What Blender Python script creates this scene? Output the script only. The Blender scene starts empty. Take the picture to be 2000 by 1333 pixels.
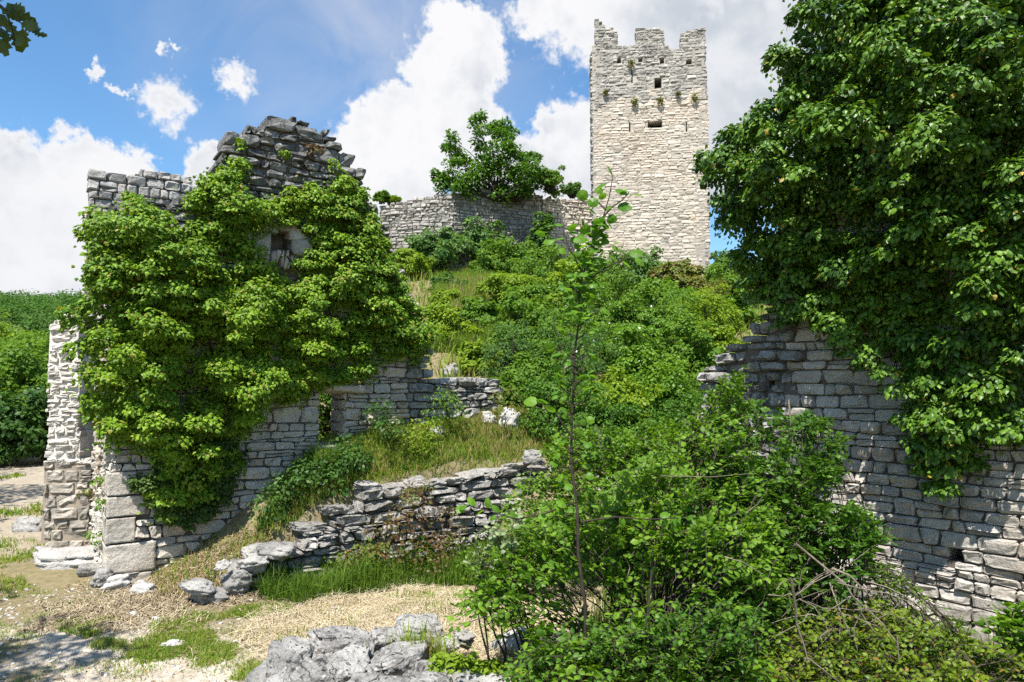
import bpy, math, random
import numpy as np

rng = np.random.default_rng(11)
random.seed(5)
SC = bpy.context.scene
COL = SC.collection

# ---------------------------------------------------------------- camera
F = 2000.0 * 24.0 / 36.0
PITCH = math.radians(4.0)
CAM = np.array([0.0, 0.0, 2.6])
cd = bpy.data.cameras.new("camera"); cam = bpy.data.objects.new("camera", cd); COL.objects.link(cam)
cd.lens = 24.0; cd.sensor_width = 36.0; cd.clip_start = 0.1; cd.clip_end = 3000.0
cam.location = CAM; cam.rotation_euler = (math.radians(90) + PITCH, 0, 0)
SC.camera = cam

# ---------------------------------------------------------------- light
SUN = np.array([-0.15, -0.46, 0.875]); SUN /= np.linalg.norm(SUN)
SUN_EL = math.asin(SUN[2])
sd = bpy.data.lights.new("sun", 'SUN'); so = bpy.data.objects.new("sun", sd); COL.objects.link(so)
sd.energy = 5.0; sd.angle = math.radians(0.5); sd.color = (1.0, 0.955, 0.88)
from mathutils import Vector, Matrix
so.rotation_euler = Vector(SUN).to_track_quat('Z', 'Y').to_euler()
so.location = (-10, -15, 30)

SC.view_settings.view_transform = 'Standard'; SC.view_settings.look = 'None'
SC.view_settings.exposure = 0.95; SC.view_settings.gamma = 1.0
SC.view_settings.use_curve_mapping = False
SC.cycles.max_bounces = 5; SC.cycles.diffuse_bounces = 2; SC.cycles.glossy_bounces = 2
SC.cycles.transmission_bounces = 2; SC.cycles.caustics_reflective = False; SC.cycles.caustics_refractive = False
SC.cycles.use_denoising = False


# ---------------------------------------------------------------- node helper
class NT:
    def __init__(s, tree): s.t = tree; s.n = tree.nodes; s.l = tree.links; s.n.clear()
    def add(s, typ, **kw):
        n = s.n.new(typ)
        for k, v in kw.items(): setattr(n, k, v)
        return n
    def put(s, sock, v):
        if isinstance(v, bpy.types.NodeSocket): s.l.new(v, sock)
        else: sock.default_value = v
    def math(s, op, a, b=0.0, c=None, clamp=False):
        n = s.add('ShaderNodeMath', operation=op, use_clamp=clamp)
        s.put(n.inputs[0], a); s.put(n.inputs[1], b)
        if c is not None: s.put(n.inputs[2], c)
        return n.outputs[0]
    def vmath(s, op, a, b=None):
        n = s.add('ShaderNodeVectorMath', operation=op)
        s.put(n.inputs[0], a)
        if b is not None: s.put(n.inputs[1], b)
        return n
    def noise(s, vec, scale, detail=4.0, rough=0.55, dist=0.0):
        n = s.add('ShaderNodeTexNoise'); s.put(n.inputs['Vector'], vec)
        n.inputs['Scale'].default_value = scale; n.inputs['Detail'].default_value = detail
        n.inputs['Roughness'].default_value = rough; n.inputs['Distortion'].default_value = dist
        return n.outputs[0]
    def ramp(s, fac, lo, hi, a=0.0, b=1.0, smooth=True):
        n = s.add('ShaderNodeMapRange', interpolation_type='SMOOTHSTEP' if smooth else 'LINEAR')
        s.put(n.inputs[0], fac); n.inputs[1].default_value = lo; n.inputs[2].default_value = hi
        n.inputs[3].default_value = a; n.inputs[4].default_value = b
        return n.outputs[0]
    def mix(s, fac, a, b, blend='MIX'):
        n = s.add('ShaderNodeMix', data_type='RGBA', blend_type=blend)
        s.put(n.inputs[0], fac)
        for i, v in ((6, a), (7, b)):
            s.put(n.inputs[i], v if isinstance(v, bpy.types.NodeSocket) else (v[0], v[1], v[2], 1.0))
        return n.outputs[2]


# ---------------------------------------------------------------- sky
def sky_angles(u, v):
    d = np.array([(u - 1000) / F, 1.0, -(v - 666.5) / F])
    y = d[1] * math.cos(PITCH) - d[2] * math.sin(PITCH); z = d[1] * math.sin(PITCH) + d[2] * math.cos(PITCH)
    return math.atan2(d[0], y), math.atan2(z, math.hypot(d[0], y))

W = bpy.data.worlds.new("World"); SC.world = W; W.use_nodes = True
t = NT(W.node_tree)
sky = t.add('ShaderNodeTexSky', sky_type='NISHITA', sun_disc=False)
sky.sun_elevation = SUN_EL; sky.sun_rotation = math.atan2(SUN[0], SUN[1])
sky.air_density = 1.0; sky.dust_density = 0.4; sky.ozone_density = 3.0
co = t.add('ShaderNodeTexCoord').outputs['Generated']
nrm = t.vmath('NORMALIZE', co).outputs[0]
sep = t.add('ShaderNodeSeparateXYZ'); t.put(sep.inputs[0], nrm)
az = t.math('ARCTAN2', sep.outputs[0], sep.outputs[1])
el = t.math('ARCSINE', sep.outputs[2])
cmb = t.add('ShaderNodeCombineXYZ'); t.put(cmb.inputs[0], az); t.put(cmb.inputs[1], el)
ang = cmb.outputs[0]
# cumulus banks: centre and half-size in photo pixels turned into sky angles
BLOBS = [(60, 420, 160, 150), (150, 330, 90, 75), (215, 350, 95, 95), (30, 330, 90, 70), (90, 560, 260, 110), (250, 450, 70, 80),
         (430, 300, 60, 55), (395, 335, 40, 50),
         (900, 70, 80, 85), (850, 130, 75, 85), (930, 150, 65, 90), (820, 230, 110, 90), (730, 250, 85, 75), (900, 260, 95, 110), (760, 330, 130, 110), (1000, 360, 120, 90),
         (1080, 30, 110, 60), (1230, 40, 200, 120), (1330, 150, 160, 170), (1130, 300, 110, 130), (1440, 260, 160, 170), (1080, 250, 55, 60), (1450, 60, 200, 120),
         (325, 198, 60, 54), (458, 162, 40, 36), (186, 146, 16, 28), (236, 180, 24, 14), (345, 88, 13, 13), (318, 98, 18, 22)]
wv1 = t.add('ShaderNodeTexNoise'); t.put(wv1.inputs['Vector'], ang); wv1.inputs['Scale'].default_value = 11; wv1.inputs['Detail'].default_value = 3
wv2 = t.add('ShaderNodeTexNoise'); t.put(wv2.inputs['Vector'], ang); wv2.inputs['Scale'].default_value = 55; wv2.inputs['Detail'].default_value = 5; wv2.inputs['Roughness'].default_value = 0.62
off1 = t.vmath('MULTIPLY', t.vmath('SUBTRACT', wv1.outputs['Color'], (.5, .5, .5)).outputs[0], (.10, .10, 0)).outputs[0]
off2 = t.vmath('MULTIPLY', t.vmath('SUBTRACT', wv2.outputs['Color'], (.5, .5, .5)).outputs[0], (.055, .055, 0)).outputs[0]
angw = t.vmath('ADD', ang, t.vmath('ADD', off1, off2).outputs[0]).outputs[0]
field = None
for (u, v, ru, rv) in BLOBS:
    small = min(ru, rv) < 62 and u < 470 and v < 240
    a0, e0 = sky_angles(u, v); a1, _ = sky_angles(u + ru, v); _, e1 = sky_angles(u, v - rv)
    c = t.vmath('SUBTRACT', t.vmath('ADD', ang, off2).outputs[0] if small else angw, (a0, e0, 0)).outputs[0]
    c = t.vmath('MULTIPLY', c, (1 / abs(a1 - a0), 1 / abs(e1 - e0), 1)).outputs[0]
    f = t.math('SUBTRACT', 1.0, t.vmath('LENGTH', c).outputs['Value'])
    f = t.math('MULTIPLY', f, 0.42 if small else min(1.0, 0.35 + 0.0065 * min(ru, rv)))
    field = f if field is None else t.math('SMOOTH_MAX', field, f, 0.04)
# everywhere else the sky carries the same broken cloud
gen = t.math('SUBTRACT', t.noise(nrm, 2.2, 3, 0.5), 0.585)
side = t.ramp(t.math('ABSOLUTE', az), 0.72, 0.95)
high = t.ramp(el, 0.60, 0.8)
gen = t.math('ADD', t.math('MULTIPLY', gen, 2.2), t.math('SUBTRACT', t.math('MAXIMUM', side, high), 1.0))
field = t.math('MAXIMUM', field, gen)
n1 = t.noise(ang, 14.0, 9, 0.6, 0.2)
n2 = t.noise(ang, 48.0, 7, 0.62, 0.2)
nn = t.math('ADD', t.math('MULTIPLY', t.math('SUBTRACT', n1, 0.5), 0.55), t.math('MULTIPLY', t.math('SUBTRACT', n2, 0.5), 0.55))
dens = t.math('ADD', field, nn)
mask = t.ramp(dens, -0.07, 0.24)
# thin veil to the upper middle and low haze
a0, e0 = sky_angles(720, 70)
veil = t.vmath('LENGTH', t.vmath('MULTIPLY', t.vmath('SUBTRACT', ang, (a0, e0, 0)).outputs[0], (2.3, 3.5, 1)).outputs[0]).outputs['Value']
veil = t.math('MULTIPLY', t.ramp(veil, 1.0, 0.0), t.ramp(t.noise(ang, 5, 6, 0.55, 0.6), 0.25, 0.75))
veil = t.math('MULTIPLY', veil, 0.75)
cn = t.noise(ang, 4.5, 5, 0.5)
thick = t.ramp(dens, 0.05, 0.9)
cn2 = t.noise(t.vmath('ADD', ang, (0.022, -0.035, 0)).outputs[0], 14.0, 9, 0.6, 0.2)
relief = t.math('MULTIPLY', t.math('SUBTRACT', n1, cn2), 1.6)
shade = t.math('MULTIPLY', t.math('ADD', t.ramp(cn, 0.40, 0.64), relief, clamp=True), t.ramp(dens, 0.10, 0.55))
gw = t.math('MULTIPLY', t.ramp(az, 0.05, 0.30), 0.8)
shade = t.math('ADD', t.math('ADD', t.math('MULTIPLY', shade, 0.62), t.math('MULTIPLY', t.ramp(el, 0.34, 0.12), t.ramp(cn, 0.30, 0.62, 0.08, 0.42))), t.math('MULTIPLY', gw, t.ramp(el, 0.5, 0.2, 0.35, 1.0)), clamp=True)
CB = 5.0
ccol = t.mix(shade, (CB, CB * 1.0, CB * 1.02), (CB * 0.56, CB * 0.62, CB * 0.70))
hsv = t.add('ShaderNodeHueSaturation'); hsv.inputs['Saturation'].default_value = 1.12; hsv.inputs['Value'].default_value = 1.0
t.put(hsv.inputs['Color'], t.mix(1.0, sky.outputs[0], (0.98, 1.08, 1.08), 'MULTIPLY'))
skc = t.mix(veil, hsv.outputs[0], (CB * 0.7, CB * 0.74, CB * 0.86))
skc = t.mix(mask, skc, ccol)
bg = t.add('ShaderNodeBackground'); t.put(bg.inputs[0], skc); bg.inputs[1].default_value = 0.1
t.l.new(bg.outputs[0], t.add('ShaderNodeOutputWorld').inputs[0])
W.cycles.sampling_method = 'MANUAL'; W.cycles.sample_map_resolution = 512


# ---------------------------------------------------------------- numeric helpers
def unit(a): return a / np.maximum(np.linalg.norm(a, axis=-1, keepdims=True), 1e-9)
def sstep(a, b, x):
    q = np.clip((x - a) / (b - a), 0, 1); return q * q * (3 - 2 * q)
def _hash(i, j, k, seed):
    h = (i * 374761393 + j * 668265263 + k * 2147483647 + seed * 1274126177) & 0xFFFFFFFF
    h = ((h ^ (h >> 13)) * 1274126177) & 0xFFFFFFFF
    h = h ^ (h >> 16)
    return (h & 0xFFFF) / 32767.5 - 1.0
def vnoise(p, seed=0):
    p = np.asarray(p, float); i = np.floor(p).astype(np.int64); f = p - i; f = f * f * (3 - 2 * f)
    r = 0
    for dx in (0, 1):
        wx = f[..., 0] if dx else 1 - f[..., 0]
        for dy in (0, 1):
            wy = f[..., 1] if dy else 1 - f[..., 1]
            for dz in (0, 1):
                wz = f[..., 2] if dz else 1 - f[..., 2]
                r = r + wx * wy * wz * _hash(i[..., 0] + dx, i[..., 1] + dy, i[..., 2] + dz, seed)
    return r
def fbm(p, octv=4, seed=0):
    r, a = 0, 1.0; p = np.asarray(p, float)
    for o in range(octv):
        r = r + a * vnoise(p * 2 ** o, seed + o); a *= 0.5
    return r
def in_poly(pts, poly):
    x, y = pts[:, 0], pts[:, 1]; r = np.zeros(len(pts), bool); n = len(poly)
    for i in range(n):
        x0, y0 = poly[i]; x1, y1 = poly[(i + 1) % n]
        if y0 == y1: continue
        c = (y0 > y) != (y1 > y)
        r ^= c & (x < (x1 - x0) * (y - y0) / (y1 - y0) + x0)
    return r
def poly_dist(pts, poly):
    poly = np.asarray(poly, float); d = np.full(len(pts), 1e9)
    for i in range(len(poly)):
        a, b = poly[i], poly[(i + 1) % len(poly)]; ab = b - a
        q = np.clip(((pts - a) @ ab) / max(ab @ ab, 1e-9), 0, 1)
        d = np.minimum(d, np.linalg.norm(pts - (a + q[:, None] * ab), axis=1))
    return d
def ray(u, v):
    dx, dz = (u - 1000) / F, -(v - 666.5) / F
    return np.array([dx, math.cos(PITCH) - dz * math.sin(PITCH), math.sin(PITCH) + dz * math.cos(PITCH)])
def at(u, v, Y):
    d = ray(u, v); return CAM + d * (Y / d[1])
def hit(u, v, p0, n):
    d = ray(u, v); return CAM + d * (np.dot(np.asarray(p0) - CAM, n) / np.dot(d, n))
def to_px(P):
    d = np.asarray(P) - CAM
    fw = d[..., 1] * math.cos(PITCH) + d[..., 2] * math.sin(PITCH); up = -d[..., 1] * math.sin(PITCH) + d[..., 2] * math.cos(PITCH)
    fw2 = np.where(fw > 0.05, fw, 1e-3)
    return 1000 + F * d[..., 0] / fw2, 666.5 - F * up / fw2, fw
def in_view(P, m=0):
    u, v, f = to_px(P); return (f > 0.1) & (u > -m) & (u < 2000 + m) & (v > -m) & (v < 1333 + m)


# ---------------------------------------------------------------- object helpers
def make_mesh(name, V, faces, smooth=False):
    """faces: list of (M,k) integer arrays"""
    V = np.ascontiguousarray(V, np.float32)
    me = bpy.data.meshes.new(name)
    faces = [np.asarray(f, np.int32) for f in faces if len(f)]
    nl = sum(f.size for f in faces); nf = sum(len(f) for f in faces)
    me.vertices.add(len(V)); me.vertices.foreach_set("co", V.ravel())
    me.loops.add(nl); me.polygons.add(nf)
    me.loops.foreach_set("vertex_index", np.concatenate([f.ravel() for f in faces]))
    tot = np.concatenate([np.full(len(f), f.shape[1], np.int32) for f in faces])
    st = np.concatenate([[0], np.cumsum(tot)[:-1]]).astype(np.int32)
    me.polygons.foreach_set("loop_start", st)
    me.polygons.foreach_set("use_smooth", np.full(nf, smooth, bool))
    me.update(calc_edges=True)
    return me
WLOC = {}
def tag(o, label=None, cat=None, group=None, kind=None):
    if label: o['label'] = label
    if cat: o['category'] = cat
    if group: o['group'] = group
    if kind: o['kind'] = kind
    return o
def thing(name, label, cat, loc, group=None):
    o = bpy.data.objects.new(name, None); COL.objects.link(o)
    o.empty_display_size = 0.2; o.location = loc; WLOC[o.name] = np.asarray(loc, float)
    return tag(o, label, cat, group)
def obj(name, V, faces, mat, parent=None, smooth=False, kind=None, origin=None):
    """V in world metres; one mesh object, a child of parent when given"""
    V = np.asarray(V, float)
    base = WLOC[parent.name] if parent is not None else np.zeros(3)
    og = np.asarray(origin, float) if origin is not None else base
    me = make_mesh(name, V - og, faces, smooth); me.materials.append(mat)
    o = bpy.data.objects.new(name, me); COL.objects.link(o)
    o.location = og - base; o.parent = parent; WLOC[o.name] = og
    if kind: o['kind'] = kind
    return o


# ---------------------------------------------------------------- materials
def base_mat(name):
    m = bpy.data.materials.new(name); m.use_nodes = True
    return m, NT(m.node_tree)
def piece_random(t):
    g = t.add('ShaderNodeNewGeometry'); oi = t.add('ShaderNodeObjectInfo')
    return g, t.math('FRACT', t.math('ADD', g.outputs['Random Per Island'], oi.outputs['Random']))
def leaf_mat(name, cols, trans=0.35, rough=0.45, spec=0.4, odd=None, odd_amt=0.0):
    """cols: dark, mid, light leaf colours; every leaf draws one at random"""
    m, t = base_mat(name)
    g, r = piece_random(t)
    cr = t.add('ShaderNodeValToRGB'); e = cr.color_ramp.elements
    e[0].position = 0.0; e[0].color = (*cols[0], 1); e[1].position = 1.0; e[1].color = (*cols[2], 1)
    k = cr.color_ramp.elements.new(0.55); k.color = (*cols[1], 1)
    t.put(cr.inputs[0], r); c = cr.outputs[0]
    big = t.noise(g.outputs['Position'], 1.1, 2)
    c = t.mix(t.ramp(big, 0.3, 0.7, 0.0, 0.5), c, cols[2])
    if odd:
        r2 = t.math('FRACT', t.math('MULTIPLY', r, 37.7))
        c = t.mix(t.math('LESS_THAN', r2, odd_amt), c, odd)
    fine = t.noise(g.outputs['Position'], 60.0, 2)
    c = t.mix(t.ramp(fine, 0.3, 0.7, 0.0, 0.35), c, (cols[0][0] * .8, cols[0][1] * .8, cols[0][2] * .8))
    p = t.add('ShaderNodeBsdfPrincipled'); t.put(p.inputs['Base Color'], c)
    p.inputs['Roughness'].default_value = rough; p.inputs['Specular IOR Level'].default_value = spec
    tr = t.add('ShaderNodeBsdfTranslucent'); t.put(tr.inputs[0], t.mix(1.0, c, (1.5, 1.45, 0.55), 'MULTIPLY'))
    mx = t.add('ShaderNodeMixShader'); mx.inputs[0].default_value = trans
    t.l.new(p.outputs[0], mx.inputs[1]); t.l.new(tr.outputs[0], mx.inputs[2])
    t.l.new(mx.outputs[0], t.add('ShaderNodeOutputMaterial').inputs[0])
    return m
def stone_mat(name, c1, c2, dark=(0.05, 0.05, 0.048), dark_amt=0.3, pale=(0.55, 0.54, 0.51), pale_amt=0.2, var=0.35, bump=0.6, scale=1.0, warm=None, warm_amt=0.0, pits=0.0, streak=0.0, speck=0.42):
    m, t = base_mat(name)
    g, r = piece_random(t); P = g.outputs['Position']
    c = t.mix(t.ramp(t.noise(P, 3.0 * scale, 5), 0.3, 0.7), c1, c2)
    if warm: c = t.mix(t.math('MULTIPLY', t.ramp(t.noise(P, 0.7 * scale, 4), 0.42, 0.66), warm_amt), c, warm)
    v = t.math('ADD', 1.0 - var * 0.5, t.math('MULTIPLY', r, var))
    c = t.mix(1.0, c, t.vmath('SCALE', (1, 1, 1)).outputs[0], 'MULTIPLY') if False else c
    hv = t.add('ShaderNodeHueSaturation'); t.put(hv.inputs['Value'], v); t.put(hv.inputs['Color'], c); c = hv.outputs[0]
    n_big = t.noise(P, 1.3 * scale, 6, 0.62); n_mid = t.noise(P, 9.0 * scale, 7, 0.68); n_fin = t.noise(P, 24.0 * scale, 6, 0.68)
    lich = t.math('ADD', t.math('MULTIPLY', n_mid, 0.6), t.math('MULTIPLY', n_big, 0.4))
    c = t.mix(t.math('MULTIPLY', t.ramp(lich, 0.62 - 0.22 * dark_amt - 0.06, 0.70 - 0.22 * dark_amt + 0.02), min(1.0, 0.45 + dark_amt)), c, dark)
    pn = t.noise(P, 14.0 * scale, 4, 0.6)
    c = t.mix(t.math('MULTIPLY', t.ramp(pn, 0.68 - 0.2 * pale_amt, 0.76 - 0.2 * pale_amt), 0.8), c, pale)
    c = t.mix(t.ramp(n_fin, 0.3, 0.60, speck, 0.0), c, (c1[0] * .35, c1[1] * .34, c1[2] * .33))
    if streak:
        sv = t.noise(t.vmath('MULTIPLY', P, (1.6, 1.6, 0.16)).outputs[0], 1.0, 5, 0.6)
        c = t.mix(t.math('MULTIPLY', t.ramp(sv, 0.5, 0.72), streak), c, (0.17, 0.165, 0.16))
    pit = None
    if pits:   # small solution pits and hairline cracks with black lichen in them
        vo = t.add('ShaderNodeTexVoronoi', feature='DISTANCE_TO_EDGE'); vo.inputs['Scale'].default_value = 3.2 * scale
        nzv = t.add('ShaderNodeTexNoise'); t.put(nzv.inputs['Vector'], P); nzv.inputs['Scale'].default_value = 7.0; nzv.inputs['Detail'].default_value = 5
        t.put(vo.inputs['Vector'], t.vmath('ADD', P, t.vmath('MULTIPLY', nzv.outputs['Color'], (.16, .16, .16)).outputs[0]).outputs[0])
        crack = t.ramp(vo.outputs['Distance'], 0.0, 0.018, 1.0, 0.0)
        crack = t.math('MULTIPLY', crack, t.ramp(n_big, 0.50, 0.62))
        spots = t.ramp(t.noise(P, 24.0 * scale, 3, 0.5), 0.60, 0.67)
        pit = t.math('MAXIMUM', crack, t.math('MULTIPLY', spots, 0.85))
        c = t.mix(t.math('MULTIPLY', pit, pits), c, (0.04, 0.038, 0.036))
    p = t.add('ShaderNodeBsdfPrincipled'); t.put(p.inputs['Base Color'], c)
    p.inputs['Roughness'].default_value = 0.92; p.inputs['Specular IOR Level'].default_value = 0.15
    h = t.math('ADD', t.math('MULTIPLY', n_fin, 0.3), n_mid)
    if pit is not None: h = t.math('SUBTRACT', h, t.math('MULTIPLY', pit, 0.5))
    b = t.add('ShaderNodeBump'); b.inputs['Strength'].default_value = bump; b.inputs['Distance'].default_value = 0.075 / scale
    t.put(b.inputs['Height'], h); t.l.new(b.outputs[0], p.inputs['Normal'])
    t.l.new(p.outputs[0], t.add('ShaderNodeOutputMaterial').inputs[0])
    return m
def plain_mat(name, c1, c2, scale=8.0, rough=0.9, bump=0.3):
    m, t = base_mat(name)
    g, r = piece_random(t)
    c = t.mix(t.ramp(t.noise(g.outputs['Position'], scale, 5), 0.3, 0.7), c1, c2)
    hv = t.add('ShaderNodeHueSaturation'); t.put(hv.inputs['Value'], t.math('ADD', 0.75, t.math('MULTIPLY', r, 0.5))); t.put(hv.inputs['Color'], c)
    p = t.add('ShaderNodeBsdfPrincipled'); t.put(p.inputs['Base Color'], hv.outputs[0]); p.inputs['Roughness'].default_value = rough
    p.inputs['Specular IOR Level'].default_value = 0.2
    if bump:
        b = t.add('ShaderNodeBump'); b.inputs['Strength'].default_value = bump; b.inputs['Distance'].default_value = 0.02
        t.put(b.inputs['Height'], t.noise(g.outputs['Position'], scale * 4, 5)); t.l.new(b.outputs[0], p.inputs['Normal'])
    t.l.new(p.outputs[0], t.add('ShaderNodeOutputMaterial').inputs[0])
    return m

M = {}
M['stone_white'] = stone_mat('pale_limestone', (0.57, 0.53, 0.47), (0.43, 0.395, 0.345), dark_amt=0.12, pale_amt=0.35, warm=(0.46, 0.34, 0.24), warm_amt=0.5)
M['stone_grey'] = stone_mat('grey_limestone', (0.45, 0.43, 0.40), (0.33, 0.315, 0.295), dark_amt=0.3, pale_amt=0.3)
M['stone_dark'] = stone_mat('lichen_blackened_limestone', (0.25, 0.25, 0.24), (0.14, 0.14, 0.138), dark=(0.035, 0.035, 0.036), dark_amt=0.45, pale=(0.48, 0.48, 0.45), pale_amt=0.35)
M['stone_low'] = stone_mat('mottled_wall_stone', (0.44, 0.42, 0.39), (0.27, 0.26, 0.24), dark=(0.05, 0.048, 0.046), dark_amt=0.38, pale=(0.58, 0.565, 0.54), pale_amt=0.45, bump=0.9, pits=0.6)
M['stone_tower'] = stone_mat('tower_limestone', (0.54, 0.48, 0.41), (0.46, 0.405, 0.34), dark_amt=0.05, bump=0.35, pale_amt=0.25, var=0.25, scale=0.5, warm=(0.53, 0.435, 0.345), warm_amt=0.75, streak=0.25, speck=0.2)
M['stone_tower_top'] = stone_mat('weathered_tower_limestone', (0.46, 0.43, 0.39), (0.37, 0.345, 0.31), dark=(0.1, 0.1, 0.1), dark_amt=0.35, pale_amt=0.2, scale=0.5, streak=0.6)
M['stone_curtain'] = stone_mat('curtain_wall_limestone', (0.45, 0.42, 0.38), (0.34, 0.315, 0.285), dark_amt=0.25, pale_amt=0.2, scale=0.6)
M['stone_curtain_dark'] = stone_mat('stained_shaded_curtain_limestone', (0.33, 0.31, 0.285), (0.23, 0.22, 0.205), dark_amt=0.35, pale_amt=0.12, scale=0.6)  # staining plus the shade of the tree above, both put into the colour
M['stone_right'] = stone_mat('courtyard_wall_limestone', (0.50, 0.465, 0.42), (0.36, 0.335, 0.305), dark_amt=0.14, pale_amt=0.3, warm=(0.50, 0.36, 0.22), warm_amt=0.35)
M['stone_brown'] = stone_mat('brown_squared_stone', (0.46, 0.42, 0.365), (0.32, 0.29, 0.25), dark_amt=0.3, pale_amt=0.1, var=0.7)
M['stone_chalk'] = stone_mat('whitewashed_rubble', (0.58, 0.55, 0.51), (0.46, 0.43, 0.39), dark_amt=0.0, pale=(0.68, 0.66, 0.63), pale_amt=0.4, speck=0.12)
M['rock'] = stone_mat('weathered_rock', (0.44, 0.425, 0.40), (0.28, 0.27, 0.26), dark=(0.05, 0.048, 0.047), dark_amt=0.36, pale=(0.58, 0.57, 0.55), pale_amt=0.35, bump=1.0)
M['rock_front'] = stone_mat('pitted_front_rock', (0.48, 0.465, 0.44), (0.31, 0.30, 0.285), dark=(0.05, 0.048, 0.047), dark_amt=0.36, pale=(0.56, 0.55, 0.53), pale_amt=0.35, bump=1.0, pits=0.8)
M['rock_white'] = stone_mat('white_rock', (0.58, 0.56, 0.53), (0.44, 0.42, 0.40), dark_amt=0.05, pale_amt=0.3, bump=0.9)
M['mortar'] = plain_mat('old_mortar', (0.16, 0.135, 0.11), (0.10, 0.088, 0.075), 5)
M['mortar_pale'] = plain_mat('pale_mortar', (0.36, 0.33, 0.29), (0.26, 0.23, 0.20), 5)
M['mortar_tower'] = plain_mat('tower_mortar', (0.46, 0.425, 0.375), (0.36, 0.33, 0.29), 3)
M['mortar_white'] = plain_mat('white_mortar', (0.58, 0.55, 0.51), (0.46, 0.43, 0.39), 6, bump=0.8)
M['mortar_orange'] = plain_mat('ochre_mortar', (0.36, 0.30, 0.235), (0.27, 0.225, 0.18), 5)
M['bark'] = plain_mat('dark_bark', (0.07, 0.055, 0.042), (0.035, 0.03, 0.025), 20)
M['bark_grey'] = plain_mat('dead_wood', (0.22, 0.185, 0.14), (0.13, 0.11, 0.085), 14)
M['bark_red'] = plain_mat('young_bark', (0.05, 0.035, 0.028), (0.03, 0.024, 0.02), 20)
M['ivy'] = leaf_mat('ivy_leaf', ((0.045, 0.115, 0.010), (0.12, 0.235, 0.014), (0.27, 0.41, 0.024)), 0.30, 0.5, 0.28, odd=(0.28, 0.26, 0.05), odd_amt=0.05)
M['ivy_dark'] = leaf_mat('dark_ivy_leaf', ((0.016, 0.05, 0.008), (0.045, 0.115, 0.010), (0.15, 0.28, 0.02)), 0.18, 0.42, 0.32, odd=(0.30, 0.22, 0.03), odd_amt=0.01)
M['ivy_low'] = leaf_mat('low_ivy_leaf', ((0.03, 0.065, 0.012), (0.055, 0.105, 0.016), (0.09, 0.15, 0.022)), 0.28, 0.5, 0.25)
M['leaf_mid'] = leaf_mat('mid_green_leaf', ((0.06, 0.14, 0.018), (0.105, 0.215, 0.025), (0.18, 0.30, 0.03)), 0.42, 0.55, 0.2)
M['leaf_blue'] = leaf_mat('bluish_green_leaf', ((0.05, 0.125, 0.032), (0.09, 0.185, 0.045), (0.15, 0.25, 0.06)), 0.40, 0.55, 0.2)
M['leaf_yellow'] = leaf_mat('yellow_green_leaf', ((0.11, 0.20, 0.017), (0.18, 0.285, 0.022), (0.27, 0.37, 0.03)), 0.45, 0.5, 0.2)
M['leaf_olive'] = leaf_mat('olive_leaf', ((0.09, 0.125, 0.025), (0.14, 0.185, 0.035), (0.22, 0.23, 0.05)), 0.40, 0.5, 0.2, odd=(0.22, 0.10, 0.05), odd_amt=0.12)
M['leaf_near'] = leaf_mat('shrub_leaf', ((0.05, 0.135, 0.012), (0.11, 0.235, 0.016), (0.21, 0.35, 0.027)), 0.45, 0.45, 0.28)
M['leaf_near2'] = leaf_mat('dark_shrub_leaf', ((0.034, 0.105, 0.013), (0.07, 0.17, 0.018), (0.13, 0.25, 0.025)), 0.42, 0.45, 0.28)
M['leaf_dark'] = leaf_mat('dark_weed_leaf', ((0.02, 0.06, 0.012), (0.04, 0.10, 0.016), (0.075, 0.155, 0.02)), 0.3, 0.5, 0.25)
M['leaf_pale'] = leaf_mat('silvery_leaf', ((0.16, 0.22, 0.10), (0.22, 0.29, 0.13), (0.30, 0.36, 0.18)), 0.3, 0.5, 0.3)
M['leaf_under'] = leaf_mat('bramble_leaf', ((0.055, 0.12, 0.012), (0.12, 0.20, 0.015), (0.22, 0.28, 0.02)), 0.40, 0.45, 0.28, odd=(0.28, 0.18, 0.03), odd_amt=0.06)
M['leaf_red'] = leaf_mat('reddish_leaf', ((0.10, 0.035, 0.025), (0.15, 0.07, 0.03), (0.10, 0.12, 0.02)), 0.3, 0.5, 0.3)
M['leaf_sap'] = leaf_mat('sapling_leaf', ((0.07, 0.18, 0.015), (0.11, 0.25, 0.02), (0.17, 0.32, 0.025)), 0.5, 0.4, 0.3)
M['leaf_tree'] = leaf_mat('oak_leaf', ((0.03, 0.06, 0.008), (0.055, 0.085, 0.010), (0.09, 0.12, 0.012)), 0.3, 0.4, 0.35)
M['forest'] = leaf_mat('hill_forest_leaf', ((0.032, 0.085, 0.014), (0.052, 0.125, 0.018), (0.085, 0.17, 0.024)), 0.22, 0.7, 0.1)
M['petal'] = plain_mat('white_petal', (0.75, 0.74, 0.68), (0.65, 0.64, 0.58), 20, 0.6, 0)
M['grass'] = leaf_mat('grass_blade', ((0.09, 0.175, 0.018), (0.17, 0.275, 0.028), (0.28, 0.36, 0.05)), 0.40, 0.6, 0.2, odd=(0.38, 0.30, 0.13), odd_amt=0.18)
M['grass_light'] = leaf_mat('slope_grass_blade', ((0.09, 0.17, 0.02), (0.15, 0.25, 0.03), (0.22, 0.32, 0.05)), 0.40, 0.6, 0.2, odd=(0.34, 0.28, 0.13), odd_amt=0.06)
M['grass_dark'] = leaf_mat('lush_grass_blade', ((0.055, 0.12, 0.014), (0.10, 0.185, 0.02), (0.17, 0.26, 0.035)), 0.40, 0.6, 0.2)
M['grass_dry'] = leaf_mat('dry_grass_blade', ((0.30, 0.22, 0.10), (0.40, 0.30, 0.14), (0.30, 0.30, 0.09)), 0.3, 0.6, 0.2)
M['straw'] = leaf_mat('straw', ((0.38, 0.30, 0.18), (0.56, 0.47, 0.32), (0.68, 0.60, 0.45)), 0.1, 0.6, 0.25)
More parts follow.
